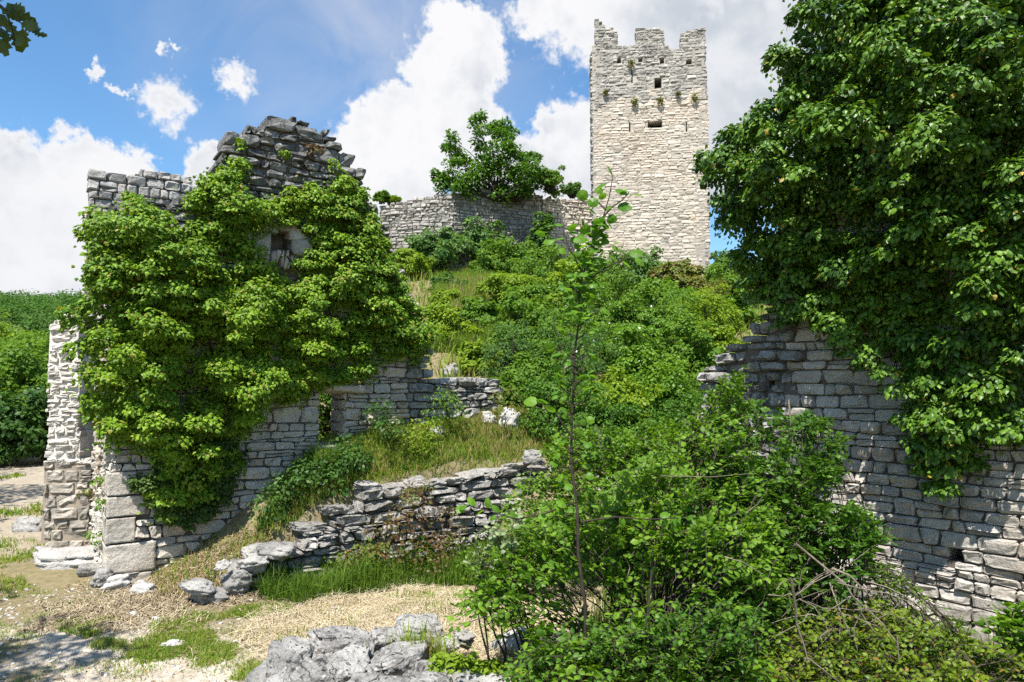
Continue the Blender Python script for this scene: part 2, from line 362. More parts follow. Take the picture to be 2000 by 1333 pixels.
M['litter'] = leaf_mat('dead_leaf', ((0.13, 0.095, 0.06), (0.22, 0.165, 0.105), (0.36, 0.29, 0.19)), 0.1, 0.7, 0.2)
M['pebble'] = stone_mat('pale_pebble', (0.52, 0.49, 0.45), (0.38, 0.35, 0.32), dark_amt=0.05, pale_amt=0.2, var=0.6, bump=0.3)


# ---------------------------------------------------------------- terrain
HC = np.array([-5.29, 9.1, 0.0]); E1 = np.array([0.8175, 0.5757, 0.0]); E1 /= np.linalg.norm(E1)
N1 = np.array([E1[1], -E1[0], 0.0])               # outward normal of the house front
def ap(X, Y):
    return (X - HC[0]) * E1[0] + (Y - HC[1]) * E1[1], -(X - HC[0]) * N1[0] - (Y - HC[1]) * N1[1]
def H(X, Y):
    X = np.asarray(X, float); Y = np.asarray(Y, float)
    a, p = ap(X, Y)
    hill = 1.2 + 0.155 * np.clip(a, 0, 24) + 0.28 * np.clip(p, -6, 17)
    hill = np.maximum(hill - 0.3 * np.maximum(0, Y - 37) - 0.34 * sstep(0.1, -0.85, p) * sstep(8.0, 6.0, a), 0)
    hill = np.maximum(hill - 1.4 * sstep(0.4, 1.0, p) * sstep(7.0, 5.0, p) * sstep(5.3, 4.7, a) * sstep(0.5, 1.5, a), 0)   # the sunken floor inside the house
    ma = sstep(0.3, 2.8 + 0.4 * np.clip(p, 0, 20), a)
    k = sstep(4.6, 7.2, a)
    pc = -0.98 - 1.3 * k; w = 0.12 + 2.0 * k
    mp = sstep(pc - w, pc + w, p)
    near = np.exp(-((X / 40) ** 2 + (Y / 50) ** 2))
    n = fbm(np.stack([X * 0.9, Y * 0.9, X * 0 + 3.3], -1), 3, 4) * 0.05 + fbm(np.stack([X * 4, Y * 4, X * 0 + 1.3], -1), 2, 9) * 0.012
    z = hill * ma * mp + n * near * (1 + 1.5 * mp * ma)
    # the ground falls away gently to the valley far off on the path side
    return z
def ground(u, v, fallback=20.0):
    d = ray(u, v); ts = np.arange(3.0, 60.0, 0.04) / d[1]
    Pp = CAM + ts[:, None] * d
    below = np.nonzero(Pp[:, 2] <= H(Pp[:, 0], Pp[:, 1]))[0]
    if len(below) == 0:
        q = at(u, v, fallback); q[2] = float(H(q[0], q[1])); return q
    return Pp[below[0]]
def gpoly(px): return np.array([ground(u, v)[:2] for u, v in px])
def gz(x, y): return float(H(np.array([x]), np.array([y]))[0])

def axis_coords(lo, hi, step, far_lo, far_hi, n):
    mid = np.arange(lo, hi + 1e-6, step)
    g = np.geomspace(step, 1.0, n)
    a = lo - (lo - far_lo) * (np.geomspace(1, 400, n) - 1) / 399; b = hi + (far_hi - hi) * (np.geomspace(1, 400, n) - 1) / 399
    return np.concatenate([a[::-1][:-1], mid, b[1:]])
gx = axis_coords(-9, 7, 0.09, -700, 700, 60); gy = axis_coords(4.5, 14, 0.09, -300, 1500, 70)
GX, GY = np.meshgrid(gx, gy); GZ = H(GX.ravel(), GY.ravel())
nx, ny = len(gx), len(gy)
idx = np.arange(nx * ny).reshape(ny, nx)
gf = np.stack([idx[:-1, :-1], idx[:-1, 1:], idx[1:, 1:], idx[1:, :-1]], -1).reshape(-1, 4)

PATH = gpoly([(0, 1333), (0, 1240), (90, 1215), (260, 1245), (420, 1270), (520, 1300), (545, 1333)])
PATH = np.vstack([PATH, [[-2.6, 4.0], [-9, 4.0]]])
STRAW = gpoly([(520, 1215), (640, 1170), (780, 1148), (980, 1140), (1250, 1150), (1330, 1240), (1100, 1300), (700, 1320), (560, 1290), (450, 1245)])
LITTER = gpoly([(120, 1180), (230, 1130), (380, 1090), (470, 1050), (560, 1040), (480, 1100), (420, 1180), (350, 1215), (150, 1215)])
FARPATH = np.array([[-30, 24], [-9.8, 24], [-8.4, 12.5], [-7.4, 10.4], [-9.5, 10.0], [-16, 17], [-30, 20]])
FOOTPATH = gpoly([(925, 812), (942, 812), (932, 850), (905, 882), (896, 876), (916, 845)])
def zone(X, Y, poly, soft, seed):
    pts = np.stack([X, Y], -1); d = poly_dist(pts, poly) * np.where(in_poly(pts, poly), 1, -1)
    d = d + soft * 1.3 * fbm(np.stack([X * 1.6, Y * 1.6, X * 0 + seed], -1), 4, seed)
    return sstep(-soft, soft, d)
fx, fy = GX.ravel(), GY.ravel()
zs = zone(fx, fy, STRAW, 0.3, 21); zl = zone(fx, fy, LITTER, 0.3, 22)
zfar = zone(fx, fy, FARPATH, 0.4, 24); zl = np.maximum(zl, 0.8 * zfar)  # tan tone and tree shade of the far path mixed in as colour
zp = np.maximum(zone(fx, fy, PATH, 0.35, 23), np.maximum(0.5 * zfar, 0.45 * zone(fx, fy, FOOTPATH, 0.08, 25)))
m, t = base_mat('ground_soil')
at1 = t.add('ShaderNodeAttribute', attribute_name='zones'); sp = t.add('ShaderNodeSeparateColor'); t.put(sp.inputs[0], at1.outputs['Color'])
P = t.add('ShaderNodeNewGeometry').outputs['Position']
n_a = t.noise(P, 1.7, 6, 0.6); n_b = t.noise(P, 11, 6, 0.65); n_c = t.noise(P, 60, 5, 0.7)
soil = t.mix(t.ramp(n_b, 0.3, 0.7), (0.15, 0.135, 0.065), (0.25, 0.20, 0.12))
dirt = t.mix(t.ramp(n_a, 0.3, 0.7), (0.55, 0.49, 0.41), (0.43, 0.375, 0.30)); dirt = t.mix(t.ramp(n_b, 0.42, 0.7, 0, 0.7), dirt, (0.26, 0.215, 0.15))
straw = t.mix(t.ramp(n_b, 0.3, 0.7), (0.48, 0.38, 0.23), (0.34, 0.265, 0.155))
litter = t.mix(t.ramp(n_b, 0.3, 0.7), (0.25, 0.20, 0.135), (0.15, 0.12, 0.08))  # also darkens the far path in place of tree shade
c = t.mix(sp.outputs[2], soil, litter); c = t.mix(sp.outputs[0], c, straw); c = t.mix(sp.outputs[1], c, dirt)
c = t.mix(t.ramp(n_c, 0.42, 0.74, 0.0, 0.42), c, (0.12, 0.10, 0.07))
pr = t.add('ShaderNodeBsdfPrincipled'); t.put(pr.inputs['Base Color'], c); pr.inputs['Roughness'].default_value = 0.95; pr.inputs['Specular IOR Level'].default_value = 0.1
bp = t.add('ShaderNodeBump'); bp.inputs['Strength'].default_value = 0.7; bp.inputs['Distance'].default_value = 0.03
t.put(bp.inputs['Height'], t.math('ADD', n_b, t.math('MULTIPLY', n_c, 0.4))); t.l.new(bp.outputs[0], pr.inputs['Normal'])
t.l.new(pr.outputs[0], t.add('ShaderNodeOutputMaterial').inputs[0])
M['ground'] = m
go = obj('ground', np.stack([fx, fy, GZ], -1), [gf], M['ground'], smooth=True, kind='structure')
ca = go.data.color_attributes.new('zones', 'FLOAT_COLOR', 'POINT')
ca.data.foreach_set('color', np.stack([zs, zp, zl, zs * 0 + 1], -1).astype(np.float32).ravel())


# ---------------------------------------------------------------- geometry builders
def grid_faces(n):
    i = np.arange(n * n).reshape(n, n)
    f = np.stack([i[:-1, :-1], i[:-1, 1:], i[1:, 1:], i[1:, :-1]], -1).reshape(-1, 4)
    ring = np.concatenate([i[0, :], i[1:, -1], i[-1, -2::-1], i[-2:0:-1, 0]])
    return f, ring
def stone_arrays(Q, nv, depth, bulge, n=4, gap=0.012, rough=0.012, proud=0.025, rnd=0.10):
    """Q (N,4,3): bl, br, tr, tl corners on the wall face. Each stone is a worn block: rounded chipped front and four sides running back"""
    N = len(Q); g, ring = grid_faces(n)
    s = np.linspace(0, 1, n); U, Vv = np.meshgrid(s, s); U = U.ravel(); Vv = Vv.ravel()
    if n >= 4:   # pull the inner rows outwards so the edge is crisp
        q = np.linspace(-1, 1, n); q = np.sign(q) * np.abs(q) ** 0.42; q = (q + 1) / 2
        U, Vv = np.meshgrid(q, q); U = U.ravel(); Vv = Vv.ravel()
    cu, cv = 2 * U - 1, 2 * Vv - 1
    cor = 1 - rnd * (np.abs(cu) * np.abs(cv)) ** 4
    U2 = 0.5 + 0.5 * cu * cor; V2 = 0.5 + 0.5 * cv * cor
    jit = rng.normal(0, 1, (N, n * n, 2)) * 0.03
    u = np.clip(U2[None] + jit[..., 0], 0.0, 1.0)[..., None]; v = np.clip(V2[None] + jit[..., 1], 0.0, 1.0)[..., None]
    A, B, C, D = (Q[:, k][:, None, :] for k in range(4))
    Pp = (1 - u) * (1 - v) * A + u * (1 - v) * B + u * v * C + (1 - u) * v * D
    cen = Q.mean(1)[:, None, :]
    size = np.minimum(np.linalg.norm(Q[:, 1] - Q[:, 0], axis=1), np.linalg.norm(Q[:, 3] - Q[:, 0], axis=1))
    # joint gap
    d = Pp - cen; ln = np.linalg.norm(d, axis=-1, keepdims=True)
    Pp = Pp - d / np.maximum(ln, 1e-6) * np.minimum(gap, ln * 0.5)
    prof = (1 - np.abs(cu) ** 6) * (1 - np.abs(cv) ** 6)
    hgt = bulge * np.minimum(1.0, size / 0.15)[:, None] * prof[None] * rng.uniform(0.5, 1.3, (N, 1))
    hgt = hgt + rng.normal(0, 1, (N, n * n)) * rough * (0.4 + 0.6 * prof[None]) + rng.uniform(-proud, proud, (N, 1))
    tilt = rng.normal(0, 0.011, (N, 2)) * np.minimum(1, size / 0.12)[:, None]; hgt = hgt + tilt[:, :1] * cu[None] + tilt[:, 1:] * cv[None]
    nv = np.broadcast_to(np.asarray(nv, float), (N, 3))[:, None, :]
    Pp = Pp + nv * hgt[..., None]
    back = Pp[:, ring] * 1.0 - nv * (depth + hgt[:, ring])[..., None]
    V = np.concatenate([Pp, back], 1); k = len(ring); nn_ = n * n
    sides = np.stack([ring, nn_ + np.arange(k), nn_ + (np.arange(k) + 1) % k, np.roll(ring, -1)], -1)
    return V, np.concatenate([g, sides], 0)
def add_stones(parent, Q, nv, mat, depth=0.2, bulge=0.03, n=4, single=300, name='stone', hidden=None, **kw):
    """the stones that show largest become parts of their own, the rest one joined part"""
    if len(Q) == 0: return 0
    V, f = stone_arrays(Q, nv, depth, bulge, n, **kw)
    cen = Q.mean(1); dist = np.linalg.norm(cen - CAM, axis=1)
    size = np.linalg.norm(Q[:, 2] - Q[:, 0], axis=1) / dist
    ok = in_view(cen, 20)
    if hidden is not None: ok &= ~hidden
    rank = np.argsort(-(size * ok)); keep = rank[:single]; keep = keep[ok[keep]]
    rest = np.setdiff1d(np.arange(len(Q)), keep)
    for i in keep: obj(name, V[i], [f], mat, parent, False, origin=cen[i])
    if len(rest):
        k = V.shape[1]; FF = (f[None] + (np.arange(len(rest)) * k)[:, None, None]).reshape(-1, 4)
        obj(name, V[rest].reshape(-1, 3), [FF], mat, parent, False, kind='stuff')
    return len(keep)
def layout(poly, holes, hc, hv, wc, wv, wob=0.02, split=0.12, slant=0.12, seed=1, over=0.03):
    """irregular courses over a polygon in (s, z); returns (N,4,2)"""
    r = np.random.default_rng(seed); poly = np.asarray(poly, float)
    s0, z0 = poly.min(0); s1, z1 = poly.max(0); out = []
    def wv_(s, k): return wob * vnoise(np.stack([np.atleast_1d(s) * 1.1, np.full(np.size(s), k * 7.7), np.full(np.size(s), seed * 3.1)], -1), 5)
    z = z0; k = 0
    while z < z1:
        h = hc * r.uniform(1 - hv, 1 + hv); s = s0 - r.uniform(0, wc)
        while s < s1:
            w = wc * r.uniform(1 - wv, 1 + wv) * (0.8 + 0.35 * h / hc)
            a = s; b = s + w
            sl0 = r.normal(0, slant) * h * 0.5; sl1 = r.normal(0, slant) * h * 0.5
            lo = lambda x: z + float(wv_(x, k)[0]); hi = lambda x: z + h + float(wv_(x, k + 1)[0])
            q = [(a - sl0, lo(a)), (b - sl1, lo(b)), (b + sl1, hi(b)), (a + sl0, hi(a))]
            if r.random() < split and w > 0.6 * wc:
                m_ = r.uniform(0.38, 0.62)
                l = tuple(np.array(q[0]) * (1 - m_) + np.array(q[3]) * m_); rr = tuple(np.array(q[1]) * (1 - m_) + np.array(q[2]) * m_)
                out += [[q[0], q[1], rr, l], [l, rr, q[2], q[3]]]
            elif r.random() < split * 0.7 and w > wc:
                m_ = r.uniform(0.4, 0.6)
                bt = tuple(np.array(q[0]) * (1 - m_) + np.array(q[1]) * m_); tp = tuple(np.array(q[3]) * (1 - m_) + np.array(q[2]) * m_)
                out += [[q[0], bt, tp, q[3]], [bt, q[1], q[2], tp]]
            else: out.append(q)
            s = b
        z += h; k += 1
    res = []
    px_, pz_ = poly[:, 0], poly[:, 1]; qx_, qz_ = np.roll(px_, -1), np.roll(pz_, -1)
    for q in out:
        q = np.array(q, float); zc = q[:, 1].mean(); a = (q[0, 0] + q[3, 0]) / 2; b = (q[1, 0] + q[2, 0]) / 2
        cr = (pz_ > zc) != (qz_ > zc)
        if not cr.any(): continue
        xs = np.sort(px_[cr] + (zc - pz_[cr]) / (qz_[cr] - pz_[cr]) * (qx_[cr] - px_[cr]))
        best = None
        for l, r_ in zip(xs[::2], xs[1::2]):
            o1, o2 = r.uniform(-over, over, 2)
            aa, bb = max(a, l + o1), min(b, r_ + o2)
            if bb - aa > 0.05 and (best is None or bb - aa > best[1] - best[0]): best = (aa, bb)
        if best is None or best[1] - best[0] < 0.16 * wc: continue
        q[[0, 3], 0] += best[0] - a; q[[1, 2], 0] += best[1] - b; a, b = best
        drop = False
        for hp in holes:
            hp = np.asarray(hp, float); ha, hb = hp[:, 0].min(), hp[:, 0].max(); hc_, hd_ = hp[:, 1].min(), hp[:, 1].max()
            z0_, z1_ = (q[0, 1] + q[1, 1]) / 2, (q[2, 1] + q[3, 1]) / 2
            if b <= ha or a >= hb or z1_ <= hc_ or z0_ >= hd_: continue
            opt = [((b - ha) / (b - a), 'r'), ((hb - a) / (b - a), 'l'), ((z1_ - hc_) / (z1_ - z0_), 't'), ((hd_ - z0_) / (z1_ - z0_), 'b')]
            f_, w_ = min(opt)
            if f_ > 0.82: drop = True; break
            if w_ == 'r': q[[1, 2], 0] = ha; b = ha
            elif w_ == 'l': q[[0, 3], 0] = hb; a = hb
            elif w_ == 't': q[[2, 3], 1] = hc_
            else: q[[0, 1], 1] = hd_
        if not drop: res.append(q)
    return np.array(res)
def on_plane(q2, p0, e, up=(0, 0, 1)):
    q2 = np.asarray(q2); return np.asarray(p0) + q2[..., :1] * np.asarray(e) + q2[..., 1:2] * np.asarray(up)
def px_plane(px, p0, e, n):
    r = []
    for u, v in px:
        h_ = hit(u, v, p0, n); r.append((float(np.dot(h_ - p0, e)), float(h_[2] - p0[2])))
    return np.array(r)
def slab(poly, holes, p0, e, n, front, back, cell=0.1, inset=0.0):
    """a rough wall core: the polygon minus its holes, from depth front to depth back behind the face"""
    poly = np.asarray(poly, float); s0, z0 = poly.min(0); s1, z1 = poly.max(0)
    ns, nz = int((s1 - s0) / cell) + 1, int((z1 - z0) / cell) + 1
    S = s0 + np.arange(ns + 1) * cell; Z = z0 + np.arange(nz + 1) * cell
    cs, cz = np.meshgrid((S[:-1] + S[1:]) / 2, (Z[:-1] + Z[1:]) / 2); c = np.stack([cs.ravel(), cz.ravel()], -1)
    ok = in_poly(c, poly)
    if inset: ok &= poly_dist(c, poly) > inset
    for hp in holes: ok &= ~in_poly(c, np.asarray(hp, float))
    ok = ok.reshape(nz, ns)
    GS, GZ_ = np.meshgrid(S, Z); base = on_plane(np.stack([GS, GZ_], -1).reshape(-1, 2), p0, e)
    nvt = len(base); V = np.concatenate([base - np.asarray(n) * front, base - np.asarray(n) * back])
    iv = np.arange(nvt).reshape(nz + 1, ns + 1); fs = []
    pad = np.pad(ok, 1)
    for (j, i) in zip(*np.nonzero(ok)):
        a, b, c_, d = iv[j, i], iv[j, i + 1], iv[j + 1, i + 1], iv[j + 1, i]
        fs.append((a, b, c_, d)); fs.append((d + nvt, c_ + nvt, b + nvt, a + nvt))
        if not pad[j, i + 1]: fs.append((a, a + nvt, b + nvt, b))
        if not pad[j + 2, i + 1]: fs.append((d, c_, c_ + nvt, d + nvt))
        if not pad[j + 1, i]: fs.append((a, d, d + nvt, a + nvt))
        if not pad[j + 1, i + 2]: fs.append((b, b + nvt, c_ + nvt, c_))
    fs = np.array(fs); used = np.unique(fs); mp_ = np.zeros(len(V), int); mp_[used] = np.arange(len(used))
    return V[used], [mp_[fs]]
def rect(a, b, c, d): return [(a, c), (b, c), (b, d), (a, d)]

def cube_sphere(n):
    g = np.linspace(-1, 1, n); U, Vv = np.meshgrid(g, g); U = U.ravel(); Vv = Vv.ravel(); o = np.ones_like(U)
    fs, vs = [], []
    i = np.arange(n * n).reshape(n, n); q = np.stack([i[:-1, :-1], i[:-1, 1:], i[1:, 1:], i[1:, :-1]], -1).reshape(-1, 4)
    for k, (x, y, z) in enumerate(((U, Vv, o), (-U, Vv, -o), (o, U, Vv), (-o, -U, Vv), (-U, o, Vv), (U, -o, Vv))):
        vs.append(np.stack([x, y, z], -1)); fs.append(q + k * n * n)
    V = np.concatenate(vs); Fq = np.concatenate(fs)
    key = np.round(V * 1000).astype(int); _, first, inv = np.unique(key, axis=0, return_index=True, return_inverse=True)
    return V[first], inv.ravel()[Fq]
CS = {}
def rock_arrays(center, dims, rot=0.0, tilt=(0, 0), n=9, boxy=0.55, rough=0.12, seed=0, frame=None, cuts=5):
    if n not in CS: CS[n] = cube_sphere(n)
    V, f = CS[n]; sph = unit(V)
    b = V * boxy + sph * (1 - boxy) * 1.15
    nz = fbm(b * 1.3 + seed * 5.3, 3, seed) * rough + fbm(b * 4.5 + seed * 2.7, 3, seed + 7) * rough * 0.35 - np.maximum(0, 0.12 - np.abs(vnoise(b * 2.6 + seed * 1.9, seed + 11))) * rough * (3.0 if n >= 20 else 1.2)
    # a few flat broken faces
    r = np.random.default_rng(seed + 100)
    for _ in range(cuts):
        d = unit(r.normal(0, 1, 3)); lim = r.uniform(0.72, 0.98); h_ = b @ d
        b = b - np.maximum(h_ - lim, 0)[:, None] * d * 0.85
    b = b * (1 + nz)[:, None]
    st = vnoise(np.column_stack([b[:, 0] * .5, b[:, 1] * .5, b[:, 2] * 4.2 + seed * 1.3]), seed + 21); b[:, :2] *= (1 + rough * 0.4 * np.clip(st * 2.2, -1, 1))[:, None]
    b = b * (np.asarray(dims) / 2)
    cx, sx = math.cos(tilt[0]), math.sin(tilt[0]); cy, sy = math.cos(tilt[1]), math.sin(tilt[1])
    b = b @ np.array([[1, 0, 0], [0, cx, -sx], [0, sx, cx]]).T; b = b @ np.array([[cy, 0, sy], [0, 1, 0], [-sy, 0, cy]]).T
    if frame is None:
        c_, s_ = math.cos(rot), math.sin(rot); b = b @ np.array([[c_, -s_, 0], [s_, c_, 0], [0, 0, 1]]).T
    else: b = b[:, :1] * frame[0] + b[:, 1:2] * frame[1] + b[:, 2:] * np.array([0, 0, 1.0])
    return b + np.asarray(center), f

def tubes(paths, radii, sides=5):
    """paths (N,K,3), radii (N,K)"""
    paths = np.asarray(paths, float); radii = np.asarray(radii, float); N, K, _ = paths.shape
    tg = np.gradient(paths, axis=1); tg = unit(tg)
    ref = np.where(np.abs(tg[..., 2:3]) > 0.9, np.array([1.0, 0, 0]), np.array([0, 0, 1.0]))
    a = unit(np.cross(tg, ref)); b = np.cross(tg, a)
    an = np.arange(sides) * 2 * math.pi / sides
    ring = a[:, :, None] * np.cos(an)[:, None] + b[:, :, None] * np.sin(an)[:, None]
    V = paths[:, :, None] + ring * radii[:, :, None, None]
    i = np.arange(N * K * sides).reshape(N, K, sides); j = np.roll(i, -1, axis=2)
    f = np.stack([i[:, :-1], j[:, :-1], j[:, 1:], i[:, 1:]], -1).reshape(-1, 4)
    return V.reshape(-1, 3), f
def curve_pts(p0, p1, K=7, bow=0.15, sag=0.0, wig=0.03):
    p0 = np.asarray(p0, float); p1 = np.asarray(p1, float); L = np.linalg.norm(p1 - p0); s = np.linspace(0, 1, K)[:, None]
    off = rng.normal(0, 1, 3) * bow * L; off[2] = abs(off[2]) * 0.5 - sag * L
    w = rng.normal(0, wig * L, (K, 3)); w[0] = 0; w[-1] = 0
    return p0 + (p1 - p0) * s + off * (4 * s * (1 - s)) * 0.5 + w * 0.5

LEAF = {
    'ivy': (np.array([(0, 0, 0), (.44, .30, -.06), (.26, .66, -.10), (0, 1, -.26), (-.26, .66, -.10), (-.44, .30, -.06), (0, .42, .07)]),
            np.array([(0, 1, 6), (1, 2, 6), (2, 3, 6), (3, 4, 6), (4, 5, 6), (5, 0, 6)])),
    'simple': (np.array([(0, 0, 0), (.33, .45, -.06), (0, 1, -.16), (-.33, .45, -.06)]), np.array([(0, 1, 2), (0, 2, 3)])),
    'oval': (np.array([(0, 0, 0), (.27, .25, -.04), (.30, .6, -.06), (0, 1, -.18), (-.30, .6, -.06), (-.27, .25, -.04), (0, .5, .04)]),
             np.array([(0, 1, 6), (1, 2, 6), (2, 3, 6), (3, 4, 6), (4, 5, 6), (5, 0, 6)])),
    'round': (np.array([(0, 0, 0), (.30, .12, .0), (.43, .45, -.05), (.30, .8, -.08), (0, 1, -.16), (-.30, .8, -.08), (-.43, .45, -.05), (-.30, .12, .0), (0, .5, .05)]),
              np.array([(i, (i + 1) % 8, 8) for i in range(8)])),
    'oak': (np.array([(0, 0, 0), (.12, .15, 0), (.28, .25, -.03), (.16, .38, -.02), (.38, .52, -.06), (.2, .64, -.04), (.26, .84, -.09), (0, 1, -.12), (-.26, .84, -.09), (-.2, .64, -.04), (-.38, .52, -.06), (-.16, .38, -.02), (-.28, .25, -.03), (-.12, .15, 0), (0, .5, .03)]),
            np.array([(i, (i + 1) % 14, 14) for i in range(14)])),
    'lance': (np.array([(0, 0, 0), (.21, .33, -.03), (.16, .68, -.07), (0, 1, -.2), (-.16, .68, -.07), (-.21, .33, -.03), (0, .45, .05)]),
              np.array([(0, 1, 6), (1, 2, 6), (2, 3, 6), (3, 4, 6), (4, 5, 6), (5, 0, 6)])),
}
def leaf_frames(tip, nr):
    nr = unit(nr); tip = unit(tip - (tip * nr).sum(-1, keepdims=True) * nr); return np.cross(tip, nr), tip, nr
def leaf_arrays(pos, tip, nr, L, shape='ivy'):
    sv, sf = LEAF[shape]; x, y, z = leaf_frames(tip, nr); k = len(sv); N = len(pos)
    L = np.broadcast_to(L, (N,))[:, None, None]
    wr = rng.uniform(0.85, 1.15, (N, 1, 1)); cup = rng.uniform(0.3, 1.6, (N, 1, 1))
    V = pos[:, None] + L * (x[:, None] * sv[None, :, :1] * wr + y[:, None] * sv[None, :, 1:2] + z[:, None] * sv[None, :, 2:] * cup)
    Fc = (sf[None] + (np.arange(N) * k)[:, None, None]).reshape(-1, 3)
    return V.reshape(-1, 3), Fc
LEAF_ME = {}
def add_foliage(parent, pos, tip, nr, L, mat, shape='ivy', single=0, name='foliage', front=None):
    """joined foliage; the `single` leaves that show largest are leaf parts sharing one mesh"""
    N = len(pos); L = np.broadcast_to(L, (N,)).copy(); keep = np.zeros(N, bool)
    if single:
        sc = L / np.linalg.norm(pos - CAM, axis=1) * in_view(pos)
        if front is not None: sc = sc * front
        ks = np.argsort(-sc)[:single]; ks = ks[sc[ks] > 0]; keep[ks] = True
        key = (shape, mat.name)
        if key not in LEAF_ME:
            me = make_mesh('leaf', LEAF[shape][0], [LEAF[shape][1]]); me.materials.append(mat); LEAF_ME[key] = me
        x, y, z = leaf_frames(tip[ks], nr[ks]); base = WLOC[parent.name]
        for j, i in enumerate(ks):
            o = bpy.data.objects.new('leaf', LEAF_ME[key]); COL.objects.link(o); o.parent = parent
            l = float(L[i]); pp = pos[i] - base
            o.matrix_local = Matrix(((x[j, 0] * l, y[j, 0] * l, z[j, 0] * l, pp[0]), (x[j, 1] * l, y[j, 1] * l, z[j, 1] * l, pp[1]), (x[j, 2] * l, y[j, 2] * l, z[j, 2] * l, pp[2]), (0, 0, 0, 1)))
    r = ~keep
    if r.any():
        V, f = leaf_arrays(pos[r], tip[r], nr[r], L[r], shape)
        return obj(name, V, [f], mat, parent, False, kind='stuff')
UP = np.array([0, 0, 1.0])
def clump_leaves(C, R, O, n, L, up=0.5, droop=0.7, flat=0.8, lv=0.3, bias=0.6, noise=0.45, cap=False):
    C = np.asarray(C, float); Mn = len(C); R = np.broadcast_to(R, (Mn,)); O = np.broadcast_to(np.asarray(O, float), (Mn, 3))
    i = np.repeat(np.arange(Mn), n); o = O[i]
    d = unit(unit(rng.normal(0, 1, (len(i), 3))) + bias * o)
    if cap: d[:, 2] = np.where(d[:, 2] < -0.15, -0.5 * d[:, 2], d[:, 2]); d = unit(d)
    pos = C[i] + (R[i] * rng.uniform(0.35, 1.08, len(i)) ** 0.6)[:, None] * d * np.array([1, 1, flat])
    nr = unit(d * 0.5 + up * UP + 0.25 * o + noise * rng.normal(0, 1, d.shape))
    tip = d * np.array([0.7, 0.7, 0.2]) + 0.3 * o - droop * UP + 0.4 * rng.normal(0, 1, d.shape)
    return pos, tip, nr, L * rng.uniform(1 - lv, 1 + lv, len(i))
def spray_leaves(C, D, length, nl, L, droop=0.25, lv=0.25, upn=0.8):
    """twigs centred on C running along D, leaves alternating either side; returns leaves and twig paths"""
    Mn = len(C); D = unit(D); side = unit(np.cross(D, UP) + 1e-6); length = np.broadcast_to(length, (Mn,))
    nrm_ = unit(np.cross(side, D) + 0.35 * rng.normal(0, 1, (Mn, 3))); side = unit(np.cross(D, nrm_))
    k = np.arange(nl); s = (k / (nl - 1) - 0.5)
    sg = np.where(k % 2 == 0, 1.0, -1.0); sg[-1] = 0
    path = lambda q: C[:, None] + D[:, None] * (q[None, :, None] * length[:, None, None]) - UP * (droop * length)[:, None, None] * ((q + 0.5) ** 2)[None, :, None]
    pos = path(s).reshape(-1, 3)
    tip = (D[:, None] * (0.55 + 0.6 * (k == nl - 1))[None, :, None] + side[:, None] * sg[None, :, None] * 0.9 - UP * 0.2 + 0.22 * rng.normal(0, 1, (Mn, nl, 3))).reshape(-1, 3)
    nr = (nrm_[:, None] * upn + UP * 0.25 + 0.38 * rng.normal(0, 1, (Mn, nl, 3))).reshape(-1, 3)
    l = (L * rng.uniform(1 - lv, 1 + lv, (Mn, nl)) * (0.75 + 0.4 * np.sin(np.pi * (k + .7) / nl))[None]).ravel()
    return pos, tip, nr, l, path(np.linspace(-0.7, 0.5, 4))
def blades(Pb, h, w=0.006, lean=0.35, dirn=None):
    N = len(Pb); h = np.broadcast_to(h, (N,)); an = rng.uniform(0, 2 * math.pi, N)
    d = np.stack([np.cos(an), np.sin(an), 0 * an], -1)
    if dirn is not None: d = unit(d + np.asarray(dirn))
    sd_ = np.stack([-d[:, 1], d[:, 0], 0 * an], -1); sd_ = unit(sd_ + rng.normal(0, .5, sd_.shape) * np.array([1, 1, 0]))
    le = np.abs(rng.normal(0, lean, N)) * h * np.where(rng.random(N) < .12, 2.2, 1.0); w = np.broadcast_to(w, (N,))[:, None] * rng.uniform(0.45, 1.8, (N, 1))
    b0 = Pb - sd_ * w; b1 = Pb + sd_ * w
    mid = Pb + UP * (h * 0.55)[:, None] + d * (le * 0.3)[:, None]; m0 = mid - sd_ * w * 0.8; m1 = mid + sd_ * w * 0.8
    tp = Pb + UP * (h * np.clip(1 - 0.25 * (le / np.maximum(h, 1e-6)) ** 2, 0.35, 1))[:, None] + d * le[:, None]
    V = np.stack([b0, b1, m0, m1, tp], 1).reshape(-1, 3); o = (np.arange(N) * 5)[:, None]
    return V, [(o + np.array([0, 1, 3, 2])), (o + np.array([2, 3, 4]))]
def scatter_poly(poly, n, seed=0, dens=None):
    poly = np.asarray(poly, float); lo, hi = poly.min(0), poly.max(0); r = np.random.default_rng(seed); out = []
    tot = 0
    while tot < n:
        p = lo + r.random((n * 2, 2)) * (hi - lo); p = p[in_poly(p, poly)]
        if dens is not None: p = p[r.random(len(p)) < dens(p)]
        out.append(p); tot += len(p)
        if len(out) > 60: break
    return np.concatenate(out)[:n]
def lift(p2, dz=0.0): return np.column_stack([p2, H(p2[:, 0], p2[:, 1]) + dz])

